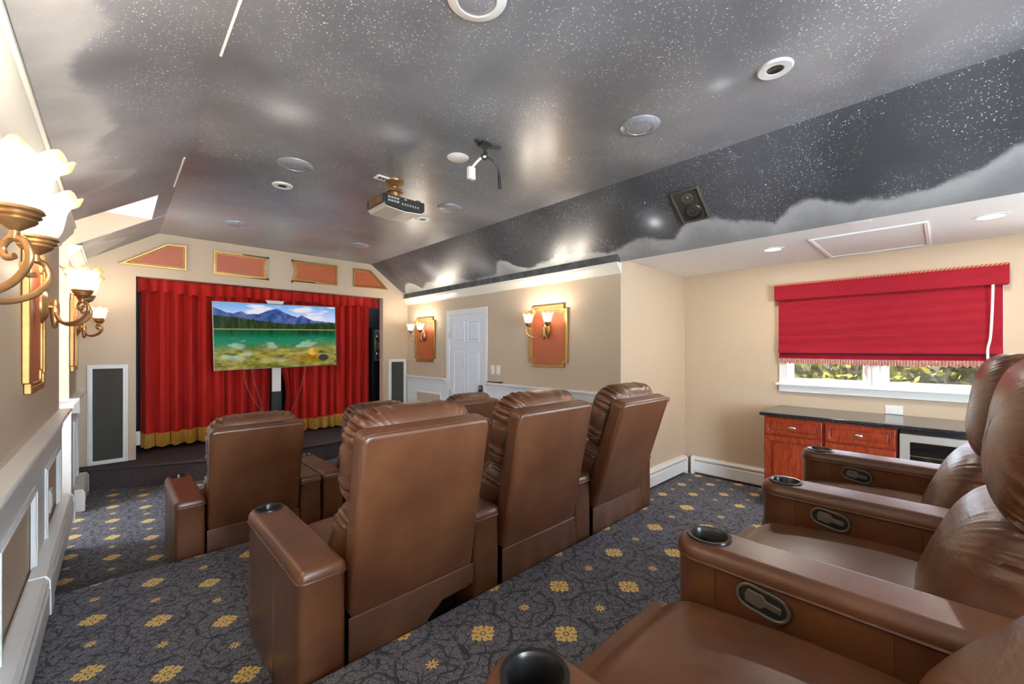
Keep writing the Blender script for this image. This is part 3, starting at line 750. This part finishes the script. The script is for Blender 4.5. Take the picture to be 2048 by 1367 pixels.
# ------------------------------------------------------------------ window, blind
def window(name, y0, y1, z0, z1):
    wn = struct(name, MB().frame(y0-.07, y1+.07, z0-.01, z1+.07, .075, 'x', XW-.022, XW), WHITE, bevel=.004)
    ym = (y0+y1)/2
    obj('window_mullion', MB().box(XW-.02, XW+.08, ym-.045, ym+.045, z0, z1).box(XW-.028, XW-.02, ym-.02, ym+.02, z0, z1), WHITE, wn)
    for a, b in ((y0, ym-.045), (ym+.045, y1)):
        sa = obj('window_sash', MB().frame(a, b, z0, z1, .045, 'x', XW+.02, XW+.06).frame(a, b, z0, z1, .012, 'x', XW-.0, XW+.1), WHITE, wn)
        obj('window_pane', MB().box(XW+.038, XW+.042, a+.04, b-.04, z0+.04, z1-.04), PANE, sa)
        if name == 'window_1': obj('window_screen', MB().box(XW+.070, XW+.071, a+.012, b-.012, z0+.012, z1-.012), SCREEN, sa)
    obj('window_sill', MB().prism([(XW-.06, z0-.01), (XW-.06, z0+.005), (XW-.052, z0+.012), (XW+.02, z0+.012), (XW+.02, z0-.012)], 'y', y0-.095, y1+.095).box(XW-.028, XW, y0-.07, y1+.07, z0-.075, z0-.01), WHITE, wn, bevel=.003)
    portal((XW+.11, ym, (z0+z1)/2), (0, -PI/2, 0), (z1-z0), (y1-y0))
window('window_1', wy0, wy1, wz0, wz1); window('added_window_2', vy0, vy1, vz0, vz1)
t = wthing('roman_shade', 'crimson roman shade with rope edged cornice and beaded fringe, partly lowered over the window', 'window shade', (XW-.06, .43, 1.3))
cy0, cy1 = -.345, 1.205
xs_ = XW-.03
obj('cornice', MB().box(XW-.10, XW, cy0, cy1, 1.965, 2.115), SHADE, t, bevel=.006)
obj('rope_trim', MB().tube([(XW-.10, cy0, 2.118), (XW-.10, cy1, 2.118)], .009, 8), ROPE, t)
def pan(u, v):       # v = 0 bottom
    y = cy0+.03+(cy1-cy0-.06)*u; z = 1.43+(1.98-1.43)*v
    x = XW-.058-.006*math.sin(u*9)*(1-v)-.022*math.exp(-((v-.0)/.07)**2)+.005*math.exp(-((v-.31)/.008)**2)-.002*math.sin(v*40+u*5)
    return (x, y, z-.012*(1-v)*math.sin(u*PI)*0)
obj('shade_panel', MB().grid(pan, 60, 70), SHADE, t, smooth=70)
obj('lower_fold', MB().prism([(XW-.050, 1.412), (XW-.046, 1.370), (XW-.036, 1.370), (XW-.032, 1.412)], 'y', cy0+.035, cy1-.03), SHADE, t)
obj('fold_shadow_strip', MB().box(XW-.044, XW-.034, cy0+.032, cy1-.033, 1.405, 1.445), P('painted_fold_shadow', (.06, .004, .012), .85), t)  # dark strip standing in for the shadow in the recess under the fold
def frg(u, v):
    y = cy0+.033+(cy1-cy0-.063)*u
    return (XW-.048-.007*math.sin(u*480)*(.3+v), y, 1.378-.050*v+.006*math.sin(u*240)*v-.006*math.sin(PI*u))
obj('bead_fringe', MB().grid(frg, 900, 5), TASSEL, t, smooth=60)
obj('pull_cord', MB().tube(smooth_path([(XW-.112, -.262, 1.965), (XW-.095, -.258, 1.75), (XW-.085, -.250, 1.56), (XW-.085, -.236, 1.45), (XW-.085, -.247, 1.27)], 8), .0085, 8), PLASTIC, t, smooth=60)

# ------------------------------------------------------------------ cabinets, counter, cooler
CF = 4.36
def cabinet(y0, y1, lab):
    t = wthing('base_cabinet', lab, 'cabinet', (CF+.3, (y0+y1)/2, 0), 'cherry base cabinets')
    obj('carcass', MB().box(CF, XW-.005, y0, y1, .08, .855).box(CF+.05, XW-.005, y0, y1, 0, .08), CHERRY, t)
    def front(a, b, c, d, name):
        g = MB().box(CF-.016, CF, a, b, c, d)
        g.frame(a, b, c, d, .045 if d-c > .3 else .028, 'x', CF-.030, CF-.016)
        m_ = .062 if d-c > .3 else .040
        g.frame(a+m_-.012, b-m_+.012, c+m_-.012, d-m_+.012, .006, 'x', CF-.028, CF-.016)
        g.box(CF-.024, CF-.016, a+m_, b-m_, c+m_, d-m_)
        return obj(name, g, CHERRY, t, bevel=.003)
    a, b = y0+.012, y1-.012
    dr = front(a, b, .695, .84, 'drawer')
    q = MB().lathe([(.001, .022), (.010, .021), (.015, .016), (.014, .011), (.006, .008), (.007, 0)], n=16); q.xf(Matrix.Diagonal((.95, 1.8, 1.2, 1))); q.xf(Matrix.Rotation(-PI/2, 4, 'Y')); q.xf(Matrix.Translation((CF-.023, (a+b)/2, .768)))
    obj('knob', q, CHROME, dr, smooth=50)
    front(a, b, .10, .68, 'door')
cabinet(.705, 1.155, 'cherry wood cabinet with drawer and door at the left end of the counter')
cabinet(.245, .705, 'cherry wood cabinet with drawer beside the steel wine cooler')
t = wthing('countertop', 'black speckled stone countertop under the window', 'countertop', (4.65, 0, .858))
obj('slab', MB().box(CF-.05, XW-.002, -1.5, 1.185, .858, .889), GRANITE, t, bevel=.006)
t = wthing('wine_cooler', 'steel framed wine cooler with dark glass door under the countertop', 'wine cooler', (CF+.3, -.06, 0))
obj('body', MB().box(CF, XW-.01, -.36, .235, .02, .85), BLACKPL, t)
dd = obj('door', MB().frame(-.36, .235, .08, .825, .058, 'x', CF-.03, CF), STEEL, t, bevel=.004)
obj('glass', MB().box(CF-.022, CF-.014, -.31, .185, .13, .775), DGLASS, dd)
g = MB()
for z in (.25, .40, .55, .66): g.box(CF-.0235, CF-.022, -.30, .175, z, z+.006)
obj('shelf_edge', g, BRONZE, dd)
obj('top_vent', MB().box(CF-.012, CF, -.36, .235, .828, .853), BLACKPL, t)
cabinet(-.83, -.375, 'cherry wood cabinet right of the steel wine cooler')

# ------------------------------------------------------------------ soffit: lit recessed lights, access panel, vent
for y, lab in ((1.037, 'lit recessed ceiling light in the white soffit, farther from the camera'), (-.215, 'lit recessed ceiling light in the white soffit above the right end of the window')):
    t = wthing('recessed_light', lab, 'ceiling light', (4.165, y, ZS), 'lit soffit lights')
    obj('trim_ring', MB().lathe([(.085, 0), (.085, -.004), (.062, -.006), (.060, 0)], (4.165, y, ZS), 32), SOFFIT, t, smooth=40)
    obj('lens', MB().disc((4.165, y, ZS-.003), .061), LENS, t)
    ld = bpy.data.lights.new('downlight', 'AREA'); ld.shape = 'DISK'; ld.size = .11; ld.energy = DOWN_W; ld.color = (1, .93, .82)
    lo = bpy.data.objects.new('downlight', ld); COL.objects.link(lo); lo.parent = t; lo.location = (0, 0, -.009)
t = wthing('access_panel', 'large white access panel in the soffit above the window', 'access panel', (4.42, .41, ZS))
obj('panel', MB().box(4.03, 4.86, .10, .725, ZS-.006, ZS), SOFFIT, t, bevel=.002)
obj('frame', MB().frame(4.0, 4.89, .075, .75, .022, 'z', ZS-.012, ZS), SOFFIT, t, bevel=.002)
t = wthing('soffit_vent', 'small white vent strip in the soffit near the starry slope', 'vent', (3.69, .40, ZS))
obj('frame', MB().box(3.66, 3.73, .34, .47, ZS-.006, ZS), SOFFIT, t, bevel=.002)
g = MB()
for i in range(3): g.box(3.67+.019*i, 3.68+.019*i, .35, .46, ZS-.009, ZS-.006)
obj('louvre', g, WHITE, t)

# ------------------------------------------------------------------ ceiling fixtures
PAINTED = starry('sky_painted_plastic', tone=1.6)
WH2 = P('off_white_rim', (.62, .61, .58), .4)
def ceil_speaker(x, y, lab, rim=None):
    t = wthing('ceiling_speaker', lab, 'ceiling speaker', (x, y, ZC), 'round ceiling speakers')
    obj('rim', MB().lathe([(.115, 0), (.114, -.006), (.10, -.014), (.076, -.018), (.074, -.012)], (x, y, ZC), 40), rim or PAINTED, t, smooth=50)
    obj('grille', MB().lathe([(.001, -.016), (.05, -.016), (.072, -.014), (.076, -.010)], (x, y, ZC), 40), PAINTED, t, smooth=50)
ceil_speaker(.985, 1.22, 'round ceiling speaker with a white rim at the top edge of the photo', WH2)
ceil_speaker(.935, 3.237, 'round sky painted ceiling speaker left of the projector')
ceil_speaker(.925, 5.196, 'round ceiling speaker nearest the left stage panel')
ceil_speaker(2.254, 5.182, 'round ceiling speaker nearest the right stage panels')
ceil_speaker(2.268, 3.22, 'round ceiling speaker right of the projector')
ceil_speaker(2.255, 1.252, 'round ceiling speaker between the dangling cables and the wall speaker on the slope')
def downlight(x, y, lab, r=.075):
    t = wthing('recessed_light', lab, 'ceiling light', (x, y, ZC), 'unlit ceiling spots')
    obj('trim_ring', MB().lathe([(r, 0), (r, -.005), (r*.93, -.012), (r*.5, -.010), (r*.42, -.002), (r*.40, 0)], (x, y, ZC), 36), WH2, t, smooth=40)
    obj('socket', MB().lathe([(.001, -.003), (r*.3, -.0035), (r*.46, -.0075)], (x, y, ZC), 24), BLACKPL, t, smooth=40)
downlight(.976, 3.716, 'small unlit ceiling spot with dark centre left of the projector')
downlight(2.26, 3.682, 'small unlit ceiling spot just right of the projector')
downlight(2.255, .553, 'unlit ceiling spot with dark centre over the right side of the room')
t = obj('cover_plate', MB().lathe([(.001, -.005), (.07, -.005), (.076, 0)], (1.717, 2.337, ZC), 36), PLASTIC, smooth=40)
tag(t, 'plain round white cover plate on the starry ceiling', 'cover plate')
t = wthing('cable_bracket', 'dark ceiling bracket with loose white and black cables hanging from it', 'bracket', (1.718, 2.056, ZC))
obj('plate', MB().prism([(1.64, 2.06), (1.72, 2.11), (1.84, 2.03), (1.83, 2.015), (1.72, 2.09), (1.65, 2.045)], 'z', ZC-.012, ZC).box(1.69, 1.76, 2.03, 2.09, ZC-.02, ZC), BLACKPL, t, bevel=.002)
obj('hook', MB().tube(smooth_path([(1.725, 2.06, ZC-.015), (1.728, 2.06, ZC-.06), (1.70, 2.06, ZC-.09), (1.735, 2.06, ZC-.10), (1.74, 2.06, ZC-.05)], 6), .007, 8), BLACKPL, t, smooth=60)
wc = obj('white_cable', MB().tube(smooth_path([(1.735, 2.06, ZC-.08), (1.70, 2.07, ZC-.10), (1.66, 2.085, ZC-.15), (1.645, 2.09, ZC-.18)], 6), .008, 8), PLASTIC, t, smooth=60)
obj('plug', MB().box(1.615, 1.665, 2.075, 2.105, ZC-.245, ZC-.17), PLASTIC, wc, bevel=.004)
bc = obj('black_cable', MB().tube(smooth_path([(1.735, 2.06, ZC-.08), (1.79, 2.05, ZC-.095), (1.83, 2.045, ZC-.14), (1.835, 2.04, ZC-.19)], 6), .006, 8), BLACKPL, t, smooth=60)
obj('cable_end', MB().tube([(1.835, 2.04, ZC-.18), (1.838, 2.04, ZC-.21), (1.84, 2.04, ZC-.27)], .011, 8), BLACKPL, bc, smooth=60)
t = wthing('ceiling_outlet', 'small white outlet plate on the ceiling beside the projector mount', 'outlet', (1.50, 3.02, ZC))
obj('plate', MB().box(1.44, 1.56, 2.98, 3.06, ZC-.008, ZC), PLASTIC, t, bevel=.002)
g = MB()
for i in range(3): g.box(1.462+.03*i, 1.482+.03*i, 3.0, 3.03, ZC-.011, ZC-.008)
obj('socket', g, BLACKPL, t)
# projector
t = wthing('projector', 'black ceiling projector hanging from a bronze mount before the stage', 'projector', (1.60, 3.0, ZC))
pm = obj('mount', MB().lathe([(.075, 0), (.074, -.012), (.05, -.03), (.026, -.045), (.026, -.06), (.066, -.072), (.070, -.080), (.064, -.088), (.04, -.095), (.04, -.145), (.058, -.152), (.058, -.160)], (1.60, 3.02, ZC), 28), BRONZE, t, smooth=35)
zb0, zb1 = 2.535, 2.625
obj('mount_arm', MB().box(1.46, 1.49, 2.9, 3.1, zb1, zb1+.018).box(1.72, 1.75, 2.88, 3.08, zb1, zb1+.02).box(1.46, 1.75, 2.98, 3.01, zb1+.012, zb1+.02), GUN, pm)
body = obj('body', MB().prism([(1.42, zb0+.02), (1.45, zb0), (1.60, zb0-.012), (1.74, zb0), (1.77, zb0+.02), (1.77, zb1), (1.42, zb1)], 'y', 2.85, 3.13), BLACKPL, t, bevel=.006)
obj('bottom_cover', MB().prism([(1.425, zb0+.016), (1.45, zb0-.006), (1.60, zb0-.018), (1.74, zb0-.006), (1.765, zb0+.016)], 'y', 2.856, 3.125), P('pale_plastic', (.55, .52, .44), .4), body)
g = MB()
for i in range(4):
    for j in range(2): g.box(1.455+.024*i, 1.473+.024*i, 2.846, 2.85, zb0+.035+.025*j, zb0+.050+.025*j)
g.box(1.59, 1.61, 2.846, 2.85, zb0+.07, zb0+.08)
for i in range(7): g.box(1.57+.022*i, 1.58+.022*i, 2.847, 2.85, zb0+.03, zb0+.045)
obj('port', g, SILVER, body)
g = MB()
for i in range(8): g.box(1.417, 1.42, 2.88+.027*i, 2.895+.027*i, zb0+.03, zb1-.012)
obj('vent', g, BRONZE, body)
q = MB().lathe([(.045, 0), (.045, .02), (.035, .022), (.03, .008), (.001, .012)], n=24); q.xf(Matrix.Rotation(-PI/2, 4, 'X')); q.xf(Matrix.Translation((1.52, 3.13, zb0+.045)))
obj('lens', q, BLACKPL, body, smooth=40)
# in-wall speaker on the right slope
t = thing('slope_speaker', 'dark two way speaker set into the starry right slope', 'speaker', (3.198, 1.35, zr(3.198)))
ang = math.atan(KR)
t.rotation_euler = (0, ang, 0)
q = [(-.15, -.105), (.15, -.105), (.15, .105), (-.15, .105)]
obj('frame', MB().ring(q, inset(q, .012), 'z', -.026, 0), GUN, t, bevel=.003)
obj('baffle', MB().box(-.145, .145, -.1, .1, -.016, 0), P('olive_baffle', (.045, .043, .034), .45), t)
wf = obj('woofer', MB().lathe([(.001, -.012), (.022, -.018), (.026, -.006), (.055, -.022), (.066, -.024), (.072, -.020), (.074, -.014)], (.06, 0, 0), 32), BLACKPL, t, smooth=40)
tw = obj('tweeter', MB().lathe([(.001, -.024), (.010, -.022), (.014, -.016), (.03, -.019), (.042, -.021), (.045, -.014)], (-.072, 0, 0), 28), GUN, t, smooth=40)

# ------------------------------------------------------------------ recliners
SW, AW, AL, AH = .275, .075, .75, .54        # half seat width, half arm width, arm length and height
def arm_outline(i, n=18):
    w_ = AW-i; r = max(.004, .022-i); pts = []
    y0, yf = i, AL-AW
    for k in range(5):
        a = PI+PI/2*k/4; pts.append((-w_+r+r*math.cos(a), y0+r+r*math.sin(a)))
    for k in range(5):
        a = 1.5*PI+PI/2*k/4; pts.append((w_-r+r*math.cos(a), y0+r+r*math.sin(a)))
    for k in range(7): pts.append((w_, y0+r+(yf-y0-r)*(k+1)/8))
    for k in range(n+1):
        a = PI*k/n; pts.append((w_*math.cos(a), yf+w_*math.sin(a)))
    for k in range(7): pts.append((-w_, yf-(yf-y0-r)*(k+1)/8))
    return pts
def arm_mesh(cx):
    me = bpy.data.meshes.new('arm'); bm = bmesh.new(); rings = []
    lv = [(0.004, .015), (0, .03), (0, AH*.3), (0, AH*.6), (.0015, AH-.050), (-.004, AH-.036)]
    r = .024
    for k in range(6):
        a = PI/2*k/5; lv.append((-.004+r*(1-math.cos(a)), AH-.030+ .030*math.sin(a)))
    lv += [(.022, AH+.0005), (.0245, AH+.0006)]
    for ins, z in lv:
        pts = arm_outline(ins)
        rings.append([bm.verts.new((cx+x, y, z)) for x, y in pts])
    n = len(rings[0])
    for a, b in zip(rings, rings[1:]):
        for i in range(n): bm.faces.new((a[i], a[(i+1) % n], b[(i+1) % n], b[i]))
    bm.faces.new(rings[0][::-1])
    top = rings[-1]          # fill between the rim and the cup hole
    cyy = AL-AW; hole = [bm.verts.new((cx+.047*math.cos(2*PI*k/28), cyy+.047*math.sin(2*PI*k/28), AH+.0006)) for k in range(28)]
    allv = top+hole
    for tri in tessellate_polygon([[v.co.copy() for v in top], [v.co.copy() for v in hole]]):
        try: bm.faces.new([allv[q] for q in tri])
        except ValueError: pass
    low = [bm.verts.new((v.co.x, v.co.y, AH-.02)) for v in hole]
    for k in range(28): bm.faces.new((hole[k], hole[(k+1) % 28], low[(k+1) % 28], low[k]))
    bmesh.ops.recalc_face_normals(bm, faces=bm.faces)
    for f in bm.faces: f.smooth = True
    bm.to_mesh(me); bm.free(); me.materials.append(LEATH); me.set_sharp_from_angle(angle=math.radians(48)); return me
def puff(hx, hz, n0, n1, cz, e=.55, pleat=0.0, np_=26, seed=0, nu=150, nv=40, lean=0.0):
    # soft cushion: half width hx, half height hz, from depth n0 to n1 (forward +y)
    rng = np.random.RandomState(seed); ph = rng.rand(40)*6.28
    def sp(v, e_): return math.copysign(abs(v)**e_, v)
    def fn(u, v):
        a = 2*PI*u; b = PI*(v-.5)         # a around, b from back pole to front pole
        cb, sb = math.cos(b), math.sin(b)
        rr = sp(cb, .62)
        x = hx*sp(math.cos(a), e)*rr; z = hz*sp(math.sin(a), e)*rr
        y = n0+(n1-n0)*(.5+.5*sp(sb, .75))
        edge = max(0, 1-abs(sb)*1.05)
        w_ = pleat*(edge**.7)*(1.1-1.9*abs(math.sin(.5*np_*a+ph[0]+1.4*math.sin(3*a+ph[1])+2*v))**.6+.5*math.sin(np_*1.7*a+ph[2]+3*v))
        s_ = 1+w_
        wr = pleat*.25*math.sin(9*a+6*v+ph[3])*(1-edge)
        return (x*s_, y+lean*z+wr*.06, cz+z*s_)
    return MB().grid(fn, nu, nv, cu=True)
BACK_L = .68
def make_recliner(label, left=True, right=True, rec=10.0, lever=False, torn=False, group=None, flap=True):
    t = thing('recliner', label, 'recliner', group=group)
    obj('base', MB().box(-SW+.02, SW-.02, .10, AL-.08, .0, .20), BLACKPL, t)
    for has, cx in ((left, -SW-AW), (right, SW+AW)):
        if not has: continue
        me = arm_mesh(cx); ar = bpy.data.objects.new('arm', me); COL.objects.link(ar); ar.parent = t; ORG[ar.name] = Vector((0,0,0))
        pp = [(cx+x, y, AH-.040) for x, y in arm_outline(-.003)]
        obj('piping', MB().tube(pp, .0042, 6, closed=True), LEATHD, ar, smooth=60)
        cyy = AL-AW
        obj('cup_holder', MB().lathe([(.056, AH+.001), (.055, AH+.006), (.047, AH+.005), (.043, AH-.002), (.041, AH-.07), (.001, AH-.072)], (cx, cyy, 0), 32), BLACKPL, ar, smooth=50)
        for yy in (.30, AL-.115):
            for sd in (-1, 1):
                obj('seam', MB().box(cx+sd*AW-.0015, cx+sd*AW+.0015, yy-.0018, yy+.0018, .03, AH-.045), LEATHD, ar)
        if lever and cx > 0:
            fx = cx-AW
            def stad(hl, hh, n=10):
                p = []
                for k in range(n+1):
                    a_ = -PI/2+PI*k/n; p.append((hl-hh+hh*math.cos(a_), hh*math.sin(a_)))
                for k in range(n+1):
                    a_ = PI/2+PI*k/n; p.append((-(hl-hh)+hh*math.cos(a_), hh*math.sin(a_)))
                return p
            M_ = Matrix.Translation((fx, .525, AH-.082)) @ Matrix.Rotation(math.radians(10), 4, 'X')
            bz = MB().ring(stad(.058, .032), stad(.050, .024), 'x', -.007, .001).xf(M_)
            lo = obj('lever_bezel', bz, GUN, ar, bevel=.002)
            lo['label'] = 'oval gunmetal release lever'
            obj('lever_recess', MB().prism(stad(.051, .025), 'x', -.0015, .001).xf(M_), BLACKPL, lo)
            pd = MB().prism([(.034, -.016), (.039, 0), (.034, .016), (.002, .018), (-.008, .008), (-.040, .008), (-.040, -.008), (-.008, -.008), (.002, -.018)], 'x', -.006, -.001).xf(M_)
            obj('lever_paddle', pd, GUN, lo, bevel=.002)
    # seat
    def seat(u, v):
        x = -SW+.004+2*(SW-.004)*u
        q = v*1.35
        if q < 1:                       # top from rear to front
            y = .14+(.62)*q; z = .395+.035*math.sin(PI*min(1, .25+q*.75))
            z += .018*math.sin(PI*u)**.6
            if q > .86: z -= .05*((q-.86)/.14)**2
        else:
            s = (q-1)/.35; a = s*PI/2
            y = .76+.035*math.sin(min(1, s*2.2)*PI/2)-.012*s; z = .372-.33*max(0, s-.08)+.018*math.sin(PI*u)**.6*(1-s)
        e = min(u, 1-u)
        if e < .09:
            z -= .030*(1-e/.09)**2
            if y > .55: y -= .045*(1-e/.09)**2*min(1, (y-.55)/.18)
        return (x, y, z)
    obj('seat_cushion', MB().grid(seat, 34, 44), LEATH, t, smooth=70)
    # back
    hg = (0, .0, .30)
    fr = [(-SW+.012, 0), (SW-.012, 0)]
    pts = []
    w0, w1, L_, cr = SW-.012, SW-.004, BACK_L, .032
    pts += [(-w0, .02), (w0, .02)]
    for k in range(6):
        a = PI/2*k/5; pts.append((w1-cr+cr*math.cos(a), L_-cr+cr*math.sin(a)))
    for k in range(6):
        a = PI/2+PI/2*k/5; pts.append((-w1+cr+cr*math.cos(a), L_-cr+cr*math.sin(a)))
    bk = obj('backrest', MB().prism(pts, 'y', 0, .085), LEATH, t, bevel=.018, seg=4)
    bk.location = hg; bk.rotation_euler = (math.radians(rec), 0, 0)
    g = MB().tube([(x, .001, z) for x, z in pts[2:]]+[], .003, 6)
    obj('back_seam', g, LEATHD, bk, smooth=60)
    obj('lumbar_cushion', puff(SW-.004, .20, .06, .305, .19, .5, .020, 30, 3, lean=-.22), LEATHP, bk, smooth=80)
    obj('head_cushion', puff(SW-.006, .188, .05, .252, .533, .48, .030, 38, 5), LEATHP, bk, smooth=80)
    if flap:
        def fl(u, v):
            x = -SW+.006+2*(SW-.006)*u; z = .33-.32*v
            y = -.006-.010*math.sin(u*7)*v-.02*v*math.sin(PI*u)+.006*math.sin(u*23)*v
            return (x, y+.002, z)
        m = MB().grid(fl, 90, 50)
        if torn:
            keep = []
            for f in m.f:
                c = [sum(m.v[i][k] for i in f)/4 for k in (0, 2)]
                if c[0] > .07+.03*math.sin(c[1]*60) and c[1] < .235+.05*(c[0]-.1): continue
                keep.append(f)
            m.f = keep
        o = obj('back_flap', m, LEATHD, t, smooth=70)
        s_ = o.modifiers.new('thick', 'SOLIDIFY'); s_.thickness = .004
    return t
G3 = 'back row recliners beside the camera'; G2 = 'middle row recliners seen from behind'; G1 = 'front row recliners before the stage'
R2Y, R1Y, R3Y = 1.405, 3.20, -.25
ra = make_recliner('brown leather recliner in the back row, lowest in the photo beside the camera', True, True, 25, True, False, G3, False); ra.location = (.825, R3Y+.02, F2)
rb = make_recliner('brown leather recliner in the middle of the back row, with a tall pillow back', False, True, 8, True, False, G3, False); rb.location = (1.53, R3Y, F2)
dup(rb, (2.25, R3Y+.01, F2), 0, 'brown leather recliner in the back row nearest the wine cooler')
r = make_recliner('brown leather recliner in the middle row with a torn rear flap, nearest the left aisle', True, True, 10, False, True, G2); r.location = (.842, R2Y, F1)
r = make_recliner('brown leather recliner in the centre of the middle row, back raised', False, True, 11, False, False, G2); r.location = (1.55, R2Y, F1)
r = make_recliner('brown leather recliner at the window end of the middle row, leaning farthest back', False, True, 18, False, False, G2); r.location = (2.258, R2Y, F1)
r = make_recliner('brown leather recliner in the front row beside the left aisle', True, True, 11, False, False, G1); r.location = (.68, R1Y, 0)
dup(r, (1.545, R1Y, 0), 0, 'brown leather recliner in the centre of the front row, mostly hidden')
dup(r, (2.50, R1Y, 0), 0, 'brown leather recliner at the right of the front row near the white door')

# ------------------------------------------------------------------ trees outside the window
LEAF = None
def leafm():
    k = NT('yellow_green_leaves'); i = k.n('ShaderNodeObjectInfo'); co = k.coord(); n = k.noise(co, 2.2, 3)
    k.set(Base_Color=k.mix(k.step(n, .3, .7), (.010, .012, .002), (.042, .038, .008)), Roughness=.9); k.b.inputs['Specular IOR Level'].default_value = .0; return k.m
LEAF = leafm(); BARK = P('bark', (.12, .08, .05), .9, var=.3)
def tree(x, y, zc, r, seed, lab):
    rs = np.random.RandomState(seed)
    t = wthing('tree', lab, 'tree', (x, y, -.3), 'trees outside the window')
    obj('trunk', MB().tube([(x, y, -.31), (x+.03, y, 0), (x, y+.05, zc+.2)], lambda u: .10-.05*u, 10), BARK, t, smooth=60)
    m = MB(); cs = [(Vector(rs.normal(size=3))).normalized()*r*rs.uniform(.3, .95) for _ in range(46)]
    for c in cs:
        for _ in range(70):
            p = Vector((x, y, zc))+Vector((c.x, c.y, c.z*.9))+Vector(rs.normal(size=3))*r*.16
            a = Vector(rs.normal(size=3)).normalized(); b = a.cross(Vector(rs.normal(size=3))).normalized(); s = rs.uniform(.05, .10)
            m.add([p-a*s, p+b*s*.55, p+a*s, p-b*s*.55], [(0, 1, 2, 3)])
    obj('foliage', m, LEAF, t)
tree(8.8, 3.1, .35, .95, 1, 'yellow green tree outside the window, behind the left pane')
tree(9.0, .55, .32, .95, 2, 'yellow green tree outside the window, behind the middle of the window')
tree(8.8, -2.0, .35, .95, 3, 'yellow green tree outside the window, behind the right pane')
rs = np.random.RandomState(12); m = MB()
for _ in range(15000):
    p = Vector((11.6+.3*rs.randn(), rs.uniform(-5, 6), rs.uniform(-.3, 1.30+.05*math.sin(rs.rand()*9))))
    a = Vector(rs.normal(size=3)).normalized(); b = a.cross(Vector(rs.normal(size=3))).normalized(); q = rs.uniform(.06, .12)
    m.add([p-a*q, p+b*q*.55, p+a*q, p-b*q*.55], [(0, 1, 2, 3)])
t = wthing('hedge', 'dense olive hedge behind the trees seen through the window', 'hedge', (11.6, .5, -.3))
obj('foliage', m, LEAF, t)
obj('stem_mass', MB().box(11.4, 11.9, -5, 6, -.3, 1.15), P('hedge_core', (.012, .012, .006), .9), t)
struct('ground', MB().box(5.3, 40, -30, 30, -.4, -.3), P('pale_bounce_ground', (.58, .57, .54), .9, var=.1, vs=2))  # unseen ground, made pale to bounce sunlight up onto the ceiling
